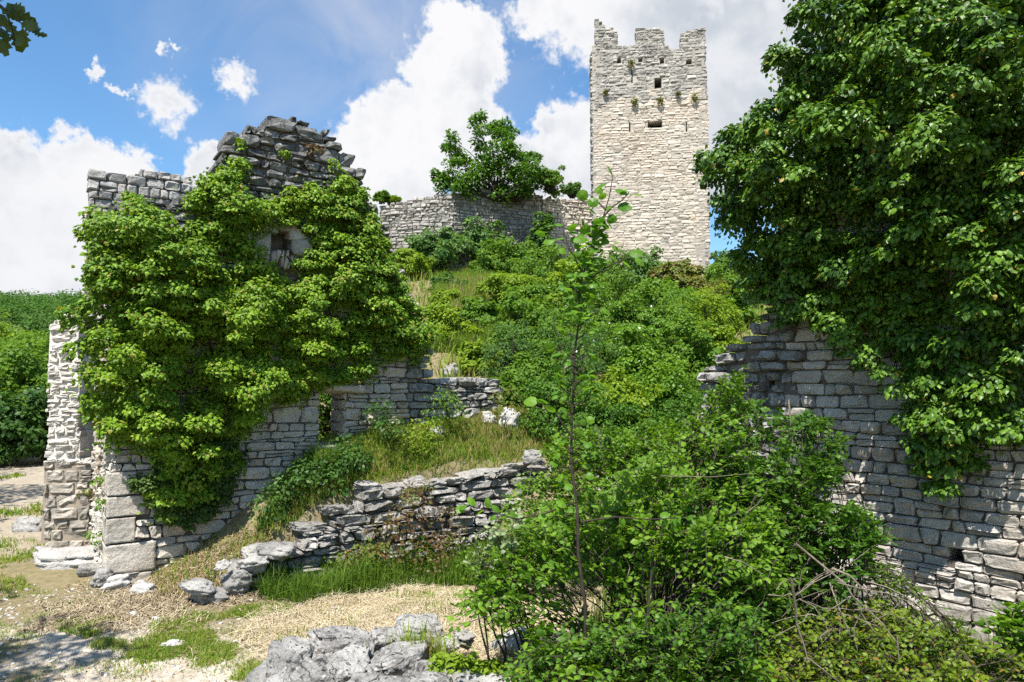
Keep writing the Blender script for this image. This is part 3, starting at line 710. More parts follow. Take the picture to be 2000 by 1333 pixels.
# ================================================================ FAR HILL AND WOODS
def hillz(X, Y):
    return 36 * sstep(110, 270, Y) * (1 + 0.1 * fbm(np.stack([X * .012, Y * .012, X * 0], -1), 3, 3)) * sstep(70, -90, X + 0.15 * (Y - 250)) - 1.0
hx = np.linspace(-420, 60, 60); hy = np.linspace(90, 420, 50); HX, HY = np.meshgrid(hx, hy); HZ = hillz(HX.ravel(), HY.ravel())
i_ = np.arange(HX.size).reshape(HX.shape); hf = np.stack([i_[:-1, :-1], i_[:-1, 1:], i_[1:, 1:], i_[1:, :-1]], -1).reshape(-1, 4)
M['hill'] = plain_mat('hill_soil', (0.05, 0.09, 0.02), (0.07, 0.11, 0.03), 0.2, bump=0)
obj('hill', np.stack([HX.ravel(), HY.ravel(), HZ], -1), [hf], M['hill'], smooth=True, kind='structure')
r = np.random.default_rng(4)
tx = r.uniform(-260, -70, 1100); ty = r.uniform(100, 290, 1100)
k = (tx / ty < -0.56) & (tx / ty > -0.86); tx, ty = tx[k], ty[k]
tz = hillz(tx, ty); rad = r.uniform(2.2, 4.8, len(tx))
p_, t_, n_, l_ = clump_leaves(np.stack([tx, ty, tz + rad * 0.7], -1), rad, (0, -0.5, 0.6), 150, 0.75, up=0.4, droop=0.3, flat=0.9)
V, f = leaf_arrays(p_, t_, n_, l_, 'simple')
obj('forest', V, [f], M['forest'], kind='stuff')['label'] = 'green wooded hillside beyond the ruin'

def make_crown(center, R, nclump, nleaf, L, shell=0.55, seed=0, flat=0.8, low=-0.55):
    r = np.random.default_rng(seed)
    d = unit(r.normal(0, 1, (nclump * 2, 3))); d = d[d[:, 2] > low][:nclump]
    lump = 1 + 0.42 * fbm(d * 2.4 + seed, 3, seed)
    C = np.asarray(center) + d * np.asarray(R) * (r.uniform(shell, 0.95, len(d)) * lump)[:, None]
    cr = np.mean(R) * r.uniform(0.16, 0.33, len(d))
    return C, cr, d
def bush(name, label, cat, center, R, mat, base=None, nclump=40, nleaf=70, L=0.08, shape='simple', seed=0, group=None, trunk=False, trunk_r=0.06, flowers=0, up=0.5, droop=0.35, shell=0.5, low=-0.55, single=0, part='foliage'):
    center = np.asarray(center, float)
    if base is None: base = (center[0], center[1], gz(center[0], center[1]))
    o = thing(name, label, cat, base, group)
    C, cr, d = make_crown(center, R, nclump, nleaf, L, shell, seed, low=low)
    p, ti, n, l = clump_leaves(C, cr, unit(d + 0.4 * UP), nleaf, L, up=up, droop=droop)
    # sparse inner leaves
    ni = nclump * nleaf // 6
    q = center + unit(rng.normal(0, 1, (ni, 3))) * rng.uniform(0, 0.7, (ni, 1)) * np.asarray(R)
    p = np.concatenate([p, q]); ti = np.concatenate([ti, rng.normal(0, 1, q.shape) - UP * .5]); n = np.concatenate([n, rng.normal(0, 1, q.shape) + UP * .4]); l = np.concatenate([l, np.full(ni, L)])
    add_foliage(o, p, ti, n, l, M[mat], shape, single, part)
    nb = min(len(C), 26); ends = C[rng.choice(len(C), nb, replace=False)]
    paths, rad_ = [], []
    fork = np.array(base) + (center - np.array(base)) * (0.55 if trunk else 0.0)
    for e in ends:
        st = fork + rng.normal(0, 0.06 if trunk else 0.15 * np.mean(R), 3) * np.array([1, 1, 0.0]); pt = curve_pts(st, e, 7, 0.15)
        paths.append(pt); rad_.append(np.linspace(trunk_r * (0.5 if trunk else 0.35), 0.006, 7))
    V, f = tubes(paths, rad_, 5); obj('branches', V, [f], M['bark'], o, True)
    if trunk:
        pt = curve_pts(np.array(base) - UP * 0.15, fork + UP * 0.15, 7, 0.06); V, f = tubes([pt], [np.linspace(trunk_r * 1.3, trunk_r * .7, 7)], 8); obj('trunk', V, [f], M['bark'], o, True)
    if flowers:
        w = rng.choice(len(p), flowers); V, f = leaf_arrays(p[w] + 0.03 * UP, rng.normal(0, 1, (flowers, 3)), np.tile(SUN, (flowers, 1)) + 0.4 * rng.normal(0, 1, (flowers, 3)), 0.06, 'round')
        obj('blossom', V, [f], M['petal'], o, kind='stuff')
    return o

# trees along the path beyond the ruin
for (u, v, Y, r_px, mat, lab, sd) in [
        (35, 760, 27.0, 85, 'leaf_mid', 'bright green tree behind the dark one at the far path end', 1),
        (15, 850, 23.5, 75, 'leaf_dark', 'dark bushy tree where the shaded path disappears', 2),
        (95, 840, 24.5, 62, 'leaf_dark', 'dark tree standing just behind the white broken wall end', 3),
        (-60, 790, 25.0, 95, 'leaf_mid', 'tall green tree at the outer edge of the path', 4),
        (70, 715, 34.0, 80, 'leaf_mid', 'light green treetop below the wooded hillside', 5),
        (-40, 700, 36.0, 90, 'leaf_yellow', 'yellowish treetop below the wooded hillside', 6)]:
    c = at(u, v, Y); R = r_px * Y / F
    bush('tree', lab, 'tree', c, (R, R, R * 1.05), mat, nclump=85, nleaf=70, L=0.17, seed=sd, trunk=True, trunk_r=0.16, group='trees along the far path')


# ================================================================ RUINED GABLE HOUSE
house = thing('ruined_house', 'roofless stone house with blackened pointed gable smothered in ivy', 'ruin', HC)
def hp(px): return px_plane(px, HC, E1, N1)
HPOLY = hp([(224, 1150), (224, 395), (300, 392), (395, 385), (415, 340), (428, 290), (445, 262), (482, 252), (503, 240), (530, 230), (575, 231), (600, 240), (632, 252), (648, 270), (668, 285), (690, 305), (712, 345), (722, 385),
            (745, 430), (775, 500), (800, 560), (828, 640), (842, 690), (842, 738), (900, 736), (945, 738), (975, 744), (984, 760), (985, 830), (700, 1000), (500, 1130), (400, 1150)])
BOT = np.array([[6.25, -0.4], [-0.02, -0.4]])
HPOLY = np.vstack([HPOLY[:29], BOT])
WIN = hp([(625, 868), (672, 868), (672, 768), (625, 768)])
WIN = np.array(rect(WIN[:, 0].min(), WIN[:, 0].max(), WIN[:, 1].min(), WIN[:, 1].max()))
NICHE = hp([(528, 492), (562, 492), (562, 449), (528, 449)]); NICHE = np.array(rect(NICHE[:, 0].min(), NICHE[:, 0].max(), NICHE[:, 1].min(), NICHE[:, 1].max()))
ARCH = hp([(486, 486), (600, 500), (600, 545), (486, 530)])
LINT = hp([(628, 757), (712, 757), (712, 769), (628, 769)])
V, f = slab(HPOLY, [WIN, NICHE], HC, E1, N1, 0.05, 0.3, 0.09, 0.12); obj('wall_core', V, f, M['mortar'], house)
V, f = slab(HPOLY, [WIN], HC, E1, N1, 0.3, 0.6, 0.09, 0.16); obj('wall_core', V, f, M['mortar'], house)
# ---- masonry of the front, in zones
IVY_PX = [(158, 470), (172, 400), (205, 372), (255, 362), (300, 388), (345, 398), (385, 372), (420, 340), (438, 290), (462, 288), (485, 320), (478, 350), (505, 378), (540, 385), (590, 362), (640, 352), (690, 336),
          (715, 350), (728, 395), (765, 470), (800, 545), (845, 610), (862, 655), (838, 685), (790, 705), (740, 728), (690, 752), (640, 768), (585, 780), (548, 806), (505, 835), (470, 862), (482, 905), (468, 955),
          (430, 1000), (375, 1036), (330, 1022), (285, 992), (240, 940), (236, 915), (256, 925), (275, 905), (245, 885), (210, 885), (186, 850), (176, 800), (160, 752), (140, 700), (148, 630), (152, 545)]
IVY_PX = [(u + (30 if u < 182 else 12 if u < 215 else 0), v + (14 if v < 412 and u < 360 else 0)) for u, v in IVY_PX]
IVY_S = px_plane(IVY_PX, HC + N1 * 0.25, E1, N1)
BARE = [px_plane(q, HC + N1 * 0.1, E1, N1) for q in (
    [(470, 350), (500, 300), (640, 300), (690, 335), (610, 352), (560, 375), (500, 372)],
    [(500, 462), (525, 446), (565, 450), (590, 472), (586, 505), (552, 518), (510, 516), (498, 500)],
    [(255, 930), (265, 895), (305, 900), (315, 935), (290, 945)],
    )]
CBLK = ((-0.28, 0.16, 0.56, 0.52), (0.17, 0.56, 0.60, 0.42), (0.57, 0.90, 0.34, 0.5), (0.91, 1.18, 0.46, 0.34), (1.19, 1.5, 0.34, 0.48))
CORNER = [np.array(rect(-0.1, w_ - 0.04, a_, b_)) for a_, b_, w_, d_ in CBLK]
qs = layout(HPOLY, [WIN, NICHE, ARCH, LINT] + CORNER, 0.14, 0.48, 0.27, 0.6, wob=0.06, split=0.14, slant=0.22, seed=3, over=0.07)
cs = qs.mean(1)
Q = on_plane(qs, HC, E1)
cu_, cv_, _ = to_px(Q.mean(1))
hid = in_poly(cs, IVY_S) & (poly_dist(cs, IVY_S) > 0.12)
for bpoly in BARE: hid &= ~in_poly(cs, bpoly)
nf = fbm(np.stack([cs[:, 0] * .8, cs[:, 1] * .8, cs[:, 0] * 0], -1), 2, 8)
dark_ = (cv_ < 470 + 40 * nf) | ((cu_ > 815 + 25 * nf) & (cv_ > 600))
grey_ = ~dark_ & ((cu_ > 470 + 60 * nf) & (cv_ < 620))
brk = [(dark_ & (cv_ < 560), 'stone_dark', 115), (dark_ & (cv_ >= 560), 'stone_low', 60), (grey_, 'stone_grey', 25), (~dark_ & ~grey_, 'stone_white', 100)]
for msk, mt, sg in brk:
    rg = mt != 'stone_white'
    add_stones(house, Q[msk], N1, M[mt], depth=0.5, bulge=0.030 if rg else 0.022, n=5, single=sg, hidden=hid[msk], rough=0.024 if rg else 0.016, proud=0.034 if rg else 0.03, gap=0.008 if rg else 0.006, rnd=0.28 if rg else 0.18)
# stones of the window reveal, right jamb and sill
Rj = HC + E1 * WIN[1][0]; Bk = -N1
qj = layout(rect(0.0, 0.6, WIN[0][1], WIN[2][1]), [], 0.17, 0.2, 0.36, 0.3, wob=0.01, split=0.1, seed=6)
qj[..., 0] = np.clip(qj[..., 0], 0.0, 0.6)
add_stones(house, on_plane(qj, Rj, Bk), -E1, M['stone_white'], depth=0.04, bulge=0.012, n=4, single=20, name='jamb_stone', proud=0.008)
sx0, sx1 = WIN[0][0], WIN[1][0]
for nm, (a_, b_, z0_, z1_), mt in (('lintel', (LINT[:, 0].min(), LINT[:, 0].max(), WIN[2][1] - 0.02, WIN[2][1] + 0.12), 'stone_white'), ('sill', (sx0 - 0.06, sx1 + 0.05, WIN[0][1] - 0.09, WIN[0][1]), 'stone_grey')):
    V, f = rock_arrays(HC + E1 * (a_ + b_) / 2 - N1 * 0.22 + UP * (z0_ + z1_) / 2, (b_ - a_, 0.60, z1_ - z0_), n=8, boxy=0.9, rough=0.05, seed=12, frame=(E1, -N1))
    obj(nm, V, [f], M[mt], house, True, origin=V.mean(0))
# gable niche: big blocks around the dark hole, and the fan of thin arch stones under it
for (u0, v0, u1, v1, s) in ((494, 453, 527, 488, 1), (563, 452, 604, 470, 2), (566, 471, 606, 503, 3), (505, 430, 542, 452, 4), (530, 438, 590, 449, 5)):
    a, b = hp([(u0, v1), (u1, v0)])
    V, f = rock_arrays(HC + E1 * (a[0] + b[0]) / 2 - N1 * 0.10 + UP * (a[1] + b[1]) / 2, (b[0] - a[0], 0.36, b[1] - a[1]), n=8, boxy=0.85, rough=0.08, seed=s + 30, frame=(E1, -N1))
    obj('niche_block', V, [f], M['stone_grey'], house, True, origin=V.mean(0))
for k in range(13):
    q = k / 12; u = 490 + 104 * q; v = 506 + 14 * q - 8 * math.sin(math.pi * q); lean = (q - 0.3) * 0.5
    c = hit(u, v, HC, N1); wv_ = rng.uniform(0.045, 0.075)
    V, f = rock_arrays((0, 0, 0), (wv_, 0.3, rng.uniform(0.24, 0.30)), n=6, boxy=0.85, rough=0.08, seed=60 + k, tilt=(0, lean))
    V = V[:, :1] * E1 + V[:, 1:2] * (-N1) + V[:, 2:] * UP + c - N1 * 0.10
    obj('arch_stone', V, [f], M['stone_white'], house, True, origin=V.mean(0))
# ---- left side wall, seen edge-on, and the big corner blocks
NS = -E1; ES = N1                                   # outward normal of the side wall; ES runs towards the corner
SPOLY = np.array([(-2.6, -0.4), (-0.16, -0.4), (-0.16, 3.6), (-1.2, 3.7), (-2.6, 3.2)])
V, f = slab(SPOLY, [], HC, ES, NS, 0.05, 0.6, 0.12); obj('side_wall_core', V, f, M['mortar_pale'], house)
qs2 = layout(SPOLY, [rect(-d_ + 0.04, 0.1, a_, b_) for a_, b_, w_, d_ in CBLK], 0.16, 0.4, 0.26, 0.45, wob=0.04, split=0.2, seed=13)
add_stones(house, on_plane(qs2, HC, ES), NS, M['stone_white'], depth=0.3, bulge=0.04, n=5, single=0, name='side_stone', rough=0.018, proud=0.035)
for i, (z0_, z1_, wf, ws) in enumerate(CBLK):
    c = HC + E1 * (wf / 2 - 0.035) - N1 * (ws / 2 - 0.035) + UP * (z0_ + z1_) / 2
    V, f = rock_arrays(c, (wf, ws, z1_ - z0_ - 0.012), n=16, boxy=0.97, rough=0.03, seed=200 + i, frame=(E1, -N1), cuts=0)
    obj('corner_block', V, [f], M['stone_white'], house, True, origin=c)

# ================================================================ SQUARE ASHLAR TOWER BEHIND THE HOUSE
ST0 = at(172, 800, 11.8); ST0[2] = 0.0
sqt = thing('square_tower', 'grey squared-stone wall top rising flat behind the ivy, beside the gable', 'wall', ST0)
def sp_(px): return px_plane(px, ST0, E1, N1)
SQP = sp_([(172, 1100), (171, 385), (174, 338), (350, 336), (352, 350), (380, 352), (392, 470), (392, 1100)])
V, f = slab(SQP, [], ST0, E1, N1, 0.04, 1.4, 0.09, 0.07); obj('wall_core', V, f, M['mortar'], sqt)
qq = layout(SQP, [], 0.165, 0.12, 0.21, 0.3, wob=0.012, split=0.03, slant=0.04, seed=17)
c_ = to_px(on_plane(qq, ST0, E1).mean(1)); hd = c_[1] > 420
add_stones(sqt, on_plane(qq, ST0, E1), N1, M['stone_grey'], depth=0.3, bulge=0.02, n=4, single=70, hidden=hd, gap=0.006)

# ================================================================ BROKEN WALL END AT THE LEFT
BW0 = at(84, 1064, 11.3); BW0[2] = 0.0; EB = np.array([0.995, 0.10, 0.0]); NB = np.array([0.10, -0.995, 0.0])
bw = thing('broken_wall', 'tall white broken wall end above brown squared masonry', 'wall', BW0)
def bp_(px): return px_plane(px, BW0, EB, NB)
UPP = bp_([(86, 905), (92, 760), (97, 640), (103, 626), (118, 624), (119, 614), (150, 612), (152, 640), (156, 700), (156, 895), (178, 900), (178, 908)])
LOW = bp_([(82, 1075), (86, 903), (178, 903), (174, 1075)])
V, f = slab(UPP, [], BW0, EB, NB, 0.016, 0.6, 0.05, 0.02); obj('wall_core', V, f, M['mortar_white'], bw)
V, f = slab(LOW, [], BW0, EB, NB, 0.02, 0.6, 0.06); obj('wall_core', V, f, M['mortar_orange'], bw)
qq = layout(UPP, [], 0.10, 0.35, 0.20, 0.5, wob=0.02, split=0.04, slant=0.10, seed=23); Q = on_plane(qq, BW0, EB)
sh = rng.uniform(0.93, 1.0, (len(Q), 1, 1)); cc = Q.mean(1, keepdims=True); Q = cc + (Q - cc) * sh
add_stones(bw, Q, NB, M['stone_chalk'], depth=0.2, bulge=0.020, n=5, single=140, rough=0.010, proud=0.016, rnd=0.14)
qq = layout(LOW, [], 0.19, 0.3, 0.30, 0.45, wob=0.015, split=0.15, slant=0.05, seed=24)
add_stones(bw, on_plane(qq, BW0, EB), NB, M['stone_brown'], depth=0.25, bulge=0.02, n=5, single=60, name='squared_stone', gap=0.014, rough=0.012)
# the wall the end belongs to runs back, and a shaded return wall closes the gap to the house
R0 = BW0 + EB * 0.55 - NB * 1.6
RW_ = np.array(rect(-0.6, 1.6, -0.2, 3.6))
V, f = slab(RW_, [], R0, EB, NB, 0.03, 0.5, 0.12); obj('return_wall_core', V, f, M['mortar'], bw)
qq = layout(RW_, [], 0.17, 0.2, 0.28, 0.35, wob=0.01, split=0.06, seed=25)
add_stones(bw, on_plane(qq, R0, EB), NB, M['stone_brown'], depth=0.2, bulge=0.015, n=4, single=25, name='return_stone')

# ================================================================ LOW STEPPED WALL
LW0 = np.array([-3.98, 8.5, 0.0]); LE = E1; LN = N1
lw = thing('stepped_wall', 'low dark terrace wall of weathered slabs, its top climbing in steps', 'wall', LW0)
LTOP = px_plane([(450, 1112), (500, 1072), (580, 1062), (590, 1022), (655, 1016), (662, 985), (700, 980), (705, 948), (760, 942), (880, 934), (955, 915), (1000, 905), (1100, 900), (1180, 905)], LW0, LE, LN)
def ltop(s): return np.interp(s, LTOP[:, 0], LTOP[:, 1])
k = 0; s_end = LTOP[-1, 0]
LPOLY = np.vstack([LTOP, [[s_end, -0.25], [LTOP[0, 0] - 0.3, -0.25]]])
LPOLY[:len(LTOP), 1] -= 0.10
qs = layout(LPOLY, [], 0.125, 0.4, 0.32, 0.55, wob=0.05, split=0.1, slant=0.2, seed=33, over=0.05)
add_stones(lw, on_plane(qs, LW0 + LN * 0.03, LE), LN, M['stone_low'], depth=0.38, bulge=0.04, n=6, single=240, rough=0.028, proud=0.06, gap=0.012, rnd=0.3)
V, f = slab(LPOLY, [], LW0, LE, LN, 0.06, 0.42, 0.08, 0.08); obj('wall_core', V, f, M['mortar'], lw)
# worn capping slabs, one run per step
s_ = LTOP[0, 0]
while s_ < s_end:
    w = rng.uniform(0.20, 0.46); mid = s_ + w / 2; zt = float(ltop(mid)); h = rng.uniform(0.09, 0.16)
    c = LW0 + LE * mid - LN * (0.17 + rng.normal(0, .035)) + UP * (zt - h / 2 + rng.normal(-.02, .03))
    V, f = rock_arrays(c, (w * 1.0, 0.36, h), n=13, boxy=0.66, rough=0.18, seed=300 + k, tilt=(rng.normal(0, .09), rng.normal(0, .08)), frame=(LE, -LN))
    obj('slab', V, [f], M['stone_low'], lw, True, origin=V.mean(0)); k += 1; s_ += w

# ================================================================ KEEP
TW0 = np.array([3.96, 33.0, 7.2]); TE = unit(np.array([1.0, -0.119, 0])); TN = np.array([TE[1], -TE[0], 0.0])
tw = thing('keep_tower', 'tall pale square castle tower with three broken battlements', 'tower', TW0)
def tp(px): return px_plane(px, TW0, TE, TN)
TPOLY = tp([(1170, 575), (1159, 300), (1161, 38), (1173, 40), (1178, 47), (1186, 53), (1200, 57), (1207, 60), (1208, 88), (1240, 90), (1241, 58), (1256, 55), (1285, 55), (1297, 59), (1298, 92), (1328, 94), (1329, 67), (1345, 60), (1360, 56), (1378, 54), (1384, 240), (1389, 575)])
HOLES = []
for (a, b, c, d) in ((1164, 1171, 111, 122), (1206, 1214, 113, 123), (1246, 1255, 113, 122), (1288, 1298, 114, 124), (1341, 1350, 116, 126), (1372, 1379, 118, 127), (1233.5, 1236, 137, 163), (1228.5, 1231, 239, 258), (1338.5, 1341, 239, 258), (1278, 1293, 151, 172), (1265, 1293, 238, 249)):
    q = tp([(a, d), (b, d), (b, c), (a, c)]); HOLES.append(np.array(rect(q[:, 0].min(), q[:, 0].max(), q[:, 1].min(), q[:, 1].max())))
V, f = slab(TPOLY, HOLES, TW0, TE, TN, 0.02, 0.7, 0.07, 0.06); obj('wall_core', V, f, M['mortar_tower'], tw)
TWID = TPOLY[:, 0].max() - 0.1; TDEP = 5.2; ZPAR = float(np.median(tp([(1220, 89), (1310, 92)])[:, 1]))
qs = layout(TPOLY, HOLES, 0.138, 0.32, 0.33, 0.55, wob=0.035, split=0.05, slant=0.12, seed=41, over=0.03)
Q = on_plane(qs, TW0, TE); cu_, cv_, _ = to_px(Q.mean(1))
nf = fbm(np.stack([qs.mean(1)[:, 0], qs.mean(1)[:, 1], qs.mean(1)[:, 0] * 0], -1), 2, 3)
topm = cv_ + 45 * nf + 0.25 * np.minimum(np.abs(cu_ - 1160), np.abs(cu_ - 1385)) * 1.2 < 215
add_stones(tw, Q[topm], TN, M['stone_tower_top'], depth=0.35, bulge=0.02, n=4, single=110, rough=0.012, proud=0.018, gap=0.009)
add_stones(tw, Q[~topm], TN, M['stone_tower'], depth=0.3, bulge=0.013, n=4, single=185, rough=0.008, proud=0.010, gap=0.008, hidden=cv_[~topm] > 540)
# flank walls, back wall and an unseen slab added to keep the openings dark
for nm, P0_, e_, n_, ln in (('flank', TW0 - TN * TDEP, TN, -TE, TDEP), ('flank', TW0 + TE * TWID, -TN, TE, TDEP), ('back_wall', TW0 + TE * TWID - TN * TDEP, -TE, -TN, TWID)):
    pl = np.array([(0, -2), (ln, -2), (ln, ZPAR), (ln * .8, ZPAR), (ln * .8, ZPAR + .6), (ln * .6, ZPAR + .6), (ln * .6, ZPAR - .1), (0, ZPAR - .1)])
    V, f = slab(pl, [], P0_ - n_ * 0.0, e_, n_, 0.04, 0.6, 0.2); obj(nm + '_core', V, f, M['mortar_pale'], tw)
    qf = layout(pl, [], 0.19, 0.25, 0.46, 0.5, wob=0.03, split=0.1, seed=43)
    V, f = stone_arrays(on_plane(qf, P0_, e_), n_, 0.2, 0.05, 4, proud=0.05)
    k_ = V.shape[1]; obj(nm, V.reshape(-1, 3), [(f[None] + (np.arange(len(V)) * k_)[:, None, None]).reshape(-1, 4)], M['stone_tower_top'], tw, True, kind='stuff')
fl = np.array([(0.3, -0.3), (TWID - .3, -0.3), (TWID - .3, -TDEP + .3), (0.3, -TDEP + .3)])
V = np.array([TW0 + TE * a + TN * b + UP * (ZPAR - 1.4) for a, b in fl]); V = np.vstack([V, V - UP * 0.3])
obj('light_stop_slab', V, [np.array([[0, 1, 2, 3], [7, 6, 5, 4], [0, 4, 5, 1], [1, 5, 6, 2], [2, 6, 7, 3], [3, 7, 4, 0]])], M['mortar'], tw)
# tufts growing from the face
for (u, v, rr, lab) in ((1240, 196, 7, 'round green tuft on the tower face below the left arrow slit'), (1290, 194, 7, 'long green tuft hanging below the tower window'), (1357, 188, 7, 'brown dangling tuft near the right tower edge'),
                        (1325, 181, 4, 'small green tuft right of the tower window, above the dangling one'), (1183, 178, 5, 'brownish tuft near the left tower edge'), (1232, 121, 7, 'flat green tuft between the beam holes under the battlement gap')):
    c = hit(u, v, TW0 + TN * 0.1, TN); R = rr * 33 / F
    o = thing('wall_tuft', lab, 'plant', c, 'tufts on the tower')
    p, ti, n, l = clump_leaves([c, c - UP * R * 0.8], [R, R * .7], TN, 60, 0.09, droop=1.0); add_foliage(o, p, ti, n, l, M['leaf_olive'], 'simple')

# ================================================================ CURTAIN WALL
cpts = [at(740, 480, 30.9), at(885, 480, 30.4), at(1060, 480, 31.9), at(1170, 480, 33.3)]
cw = thing('curtain_wall', 'long low rubble wall bending round below the little tree, joined to the tower', 'wall', (cpts[1][0], cpts[1][1], 7.5))
tops = [[(740, 402), (770, 397), (800, 390), (840, 383), (885, 377)], [(885, 377), (930, 372), (990, 374), (1030, 380), (1060, 384)], [(1060, 386), (1100, 390), (1170, 389)]]
for i in range(3):
    a = cpts[i].copy(); b = cpts[i + 1].copy(); a[2] = b[2] = 7.0
    e = unit(b - a); n = np.array([e[1], -e[0], 0.0])
    tpx = px_plane(tops[i], a, e, n); L_ = np.linalg.norm(b - a)
    pl = np.vstack([[(0, -1.5)], [(0, tpx[0, 1])], tpx[1:-1], [(L_, tpx[-1, 1])], [(L_, -1.5)]])
    hl = []
    if i == 2:
        q = px_plane([(1066, 425), (1078, 425), (1078, 414), (1066, 414)], a, e, n); hl = [np.array(rect(q[:, 0].min(), q[:, 0].max(), q[:, 1].min(), q[:, 1].max()))]
    V, f = slab(pl, hl, a, e, n, 0.04, 0.35, 0.1, 0.07); obj('wall_core', V, f, M['mortar'], cw)
    V, f = slab(pl, [], a, e, n, 0.35, 0.9, 0.2); obj('wall_core', V, f, M['mortar'], cw)
    qs = layout(pl, hl, 0.138, 0.38, 0.27, 0.55, wob=0.06, split=0.12, slant=0.2, seed=51 + i)
    mt = ('stone_curtain', 'stone_curtain_dark', 'stone_tower')[i]
    Q = on_plane(qs, a, e); _, cv_, _ = to_px(Q.mean(1))
    add_stones(cw, Q, n, M[mt], depth=0.35, bulge=0.03, n=4, single=(90, 130, 75)[i], rough=0.016, proud=0.035, gap=0.012, hidden=cv_ > 480)

# ================================================================ COURTYARD WALL ON THE RIGHT
RE = -E1 * 0 + N1 * 1.0                            # runs from the far end towards the camera
RN = -E1
RW0 = at(1370, 760, 10.3); RW0[2] = 0.0
rw = thing('courtyard_wall', 'coursed pale stone wall in dappled shade under the hanging ivy', 'wall', RW0)
def rp(px, off=0.0): return px_plane(px, RW0 + RN * off, RE, RN)
RPOLY = rp([(1366, 1330), (1366, 730), (1376, 716), (1400, 704), (1406, 690), (1440, 668), (1446, 652), (1478, 640), (1490, 600), (1480, 560), (1520, 420), (1575, 220), (1620, 60), (1700, -60), (2120, -160), (2150, 1420)])
RPOLY = np.vstack([RPOLY[:-2], [[5.6, RPOLY[-3, 1]], [5.6, -0.5], [0, -0.5]]])
hq = rp([(1852, 1095), (1878, 1095), (1878, 1075), (1852, 1075)]); RH = [np.array(rect(hq[:, 0].min(), hq[:, 0].max(), hq[:, 1].min(), hq[:, 1].max()))]
hq = rp([(1498, 760), (1510, 760), (1510, 744), (1498, 744)]); RH.append(np.array(rect(hq[:, 0].min(), hq[:, 0].max(), hq[:, 1].min(), hq[:, 1].max())))
V, f = slab(RPOLY, RH, RW0, RE, RN, 0.05, 0.35, 0.09, 0.12); obj('wall_core', V, f, M['mortar'], rw)
V, f = slab(RPOLY, [], RW0, RE, RN, 0.35, 0.75, 0.18, 0.16); obj('wall_core', V, f, M['mortar'], rw)
qs = layout(RPOLY, RH, 0.132, 0.34, 0.235, 0.5, wob=0.045, split=0.08, slant=0.16, seed=61)
Q = on_plane(qs, RW0, RE); cu_, cv_, _ = to_px(Q.mean(1))
hd = (cv_ < 560 + (cu_ - 1480) * 0.25) | (cv_ > 1260)
seam = cu_ < 1545 - 8 * np.sin(cv_ / 30)
Q[seam] += -RN * 0.0
add_stones(rw, Q[~seam], RN, M['stone_right'], depth=0.3, bulge=0.022, n=6, single=250, hidden=hd[~seam], rough=0.010, proud=0.025, gap=0.007, rnd=0.14)
add_stones(rw, Q[seam], RN, M['rock'], depth=0.35, bulge=0.04, n=6, single=50, hidden=(cv_[seam] > 830), rough=0.03, proud=0.09, rnd=0.25)

# ================================================================ FOREGROUND RUINED WALL TOP
fw = thing('ruined_wall_stub', 'low heap of big weathered blocks closing the front edge', 'wall', at(700, 1300, 5.9) * np.array([1, 1, 0]))
for i, (u, v, Y, w, d, h, rot, tl) in enumerate((
        (566, 1312, 5.75, 0.34, 0.36, 0.44, 0.25, 0.0), (664, 1254, 6.25, 0.58, 0.34, 0.24, 0.15, 0.05), (816, 1236, 6.45, 0.42, 0.32, 0.26, 0.12, -0.06), (748, 1250, 6.5, 0.25, 0.24, 0.2, 0.5, 0.0),
        (612, 1330, 5.55, 0.36, 0.34, 0.28, 0.2, 0.06), (775, 1300, 5.75, 0.46, 0.40, 0.28, 0.12, -0.06), (668, 1312, 5.7, 0.40, 0.40, 0.26, 0.3, 0.05), (858, 1322, 5.6, 0.50, 0.44, 0.22, -0.2, -0.07), (950, 1342, 5.35, 0.60, 0.5, 0.20, -0.2, -0.06), (740, 1352, 5.2, 0.5, 0.36, 0.22, 0.2, 0),
        (872, 1262, 6.35, 0.22, 0.2, 0.14, 0.1, 0.0), (548, 1352, 5.45, 0.26, 0.3, 0.36, 0.3, 0.0), (905, 1252, 6.6, 0.17, 0.2, 0.12, 0.4, 0), (700, 1280, 6.0, 0.22, 0.2, 0.18, 0.6, .1), (836, 1356, 5.2, 0.36, 0.4, 0.22, 0.1, 0.05))):
    c = at(u, v, Y)
    V, f = rock_arrays(c, (w, d, h), rot=rot, tilt=(0.05, tl), n=28, boxy=0.8, rough=0.13, seed=400 + i, cuts=7)
    obj('block', V, [f], M['rock_front'], fw, True, origin=c)
for (u, v, Y, w, d, h) in ((640, 1345, 6.0, 1.2, 0.9, 0.55), (830, 1350, 6.0, 1.2, 0.9, 0.5)):
    c = at(u, v, Y); c[2] = 0.02; V, f = rock_arrays(c, (w, d, h), n=10, boxy=0.7, rough=0.1, seed=int(u)); obj('rubble_core', V, [f], M['rock'], fw, True)

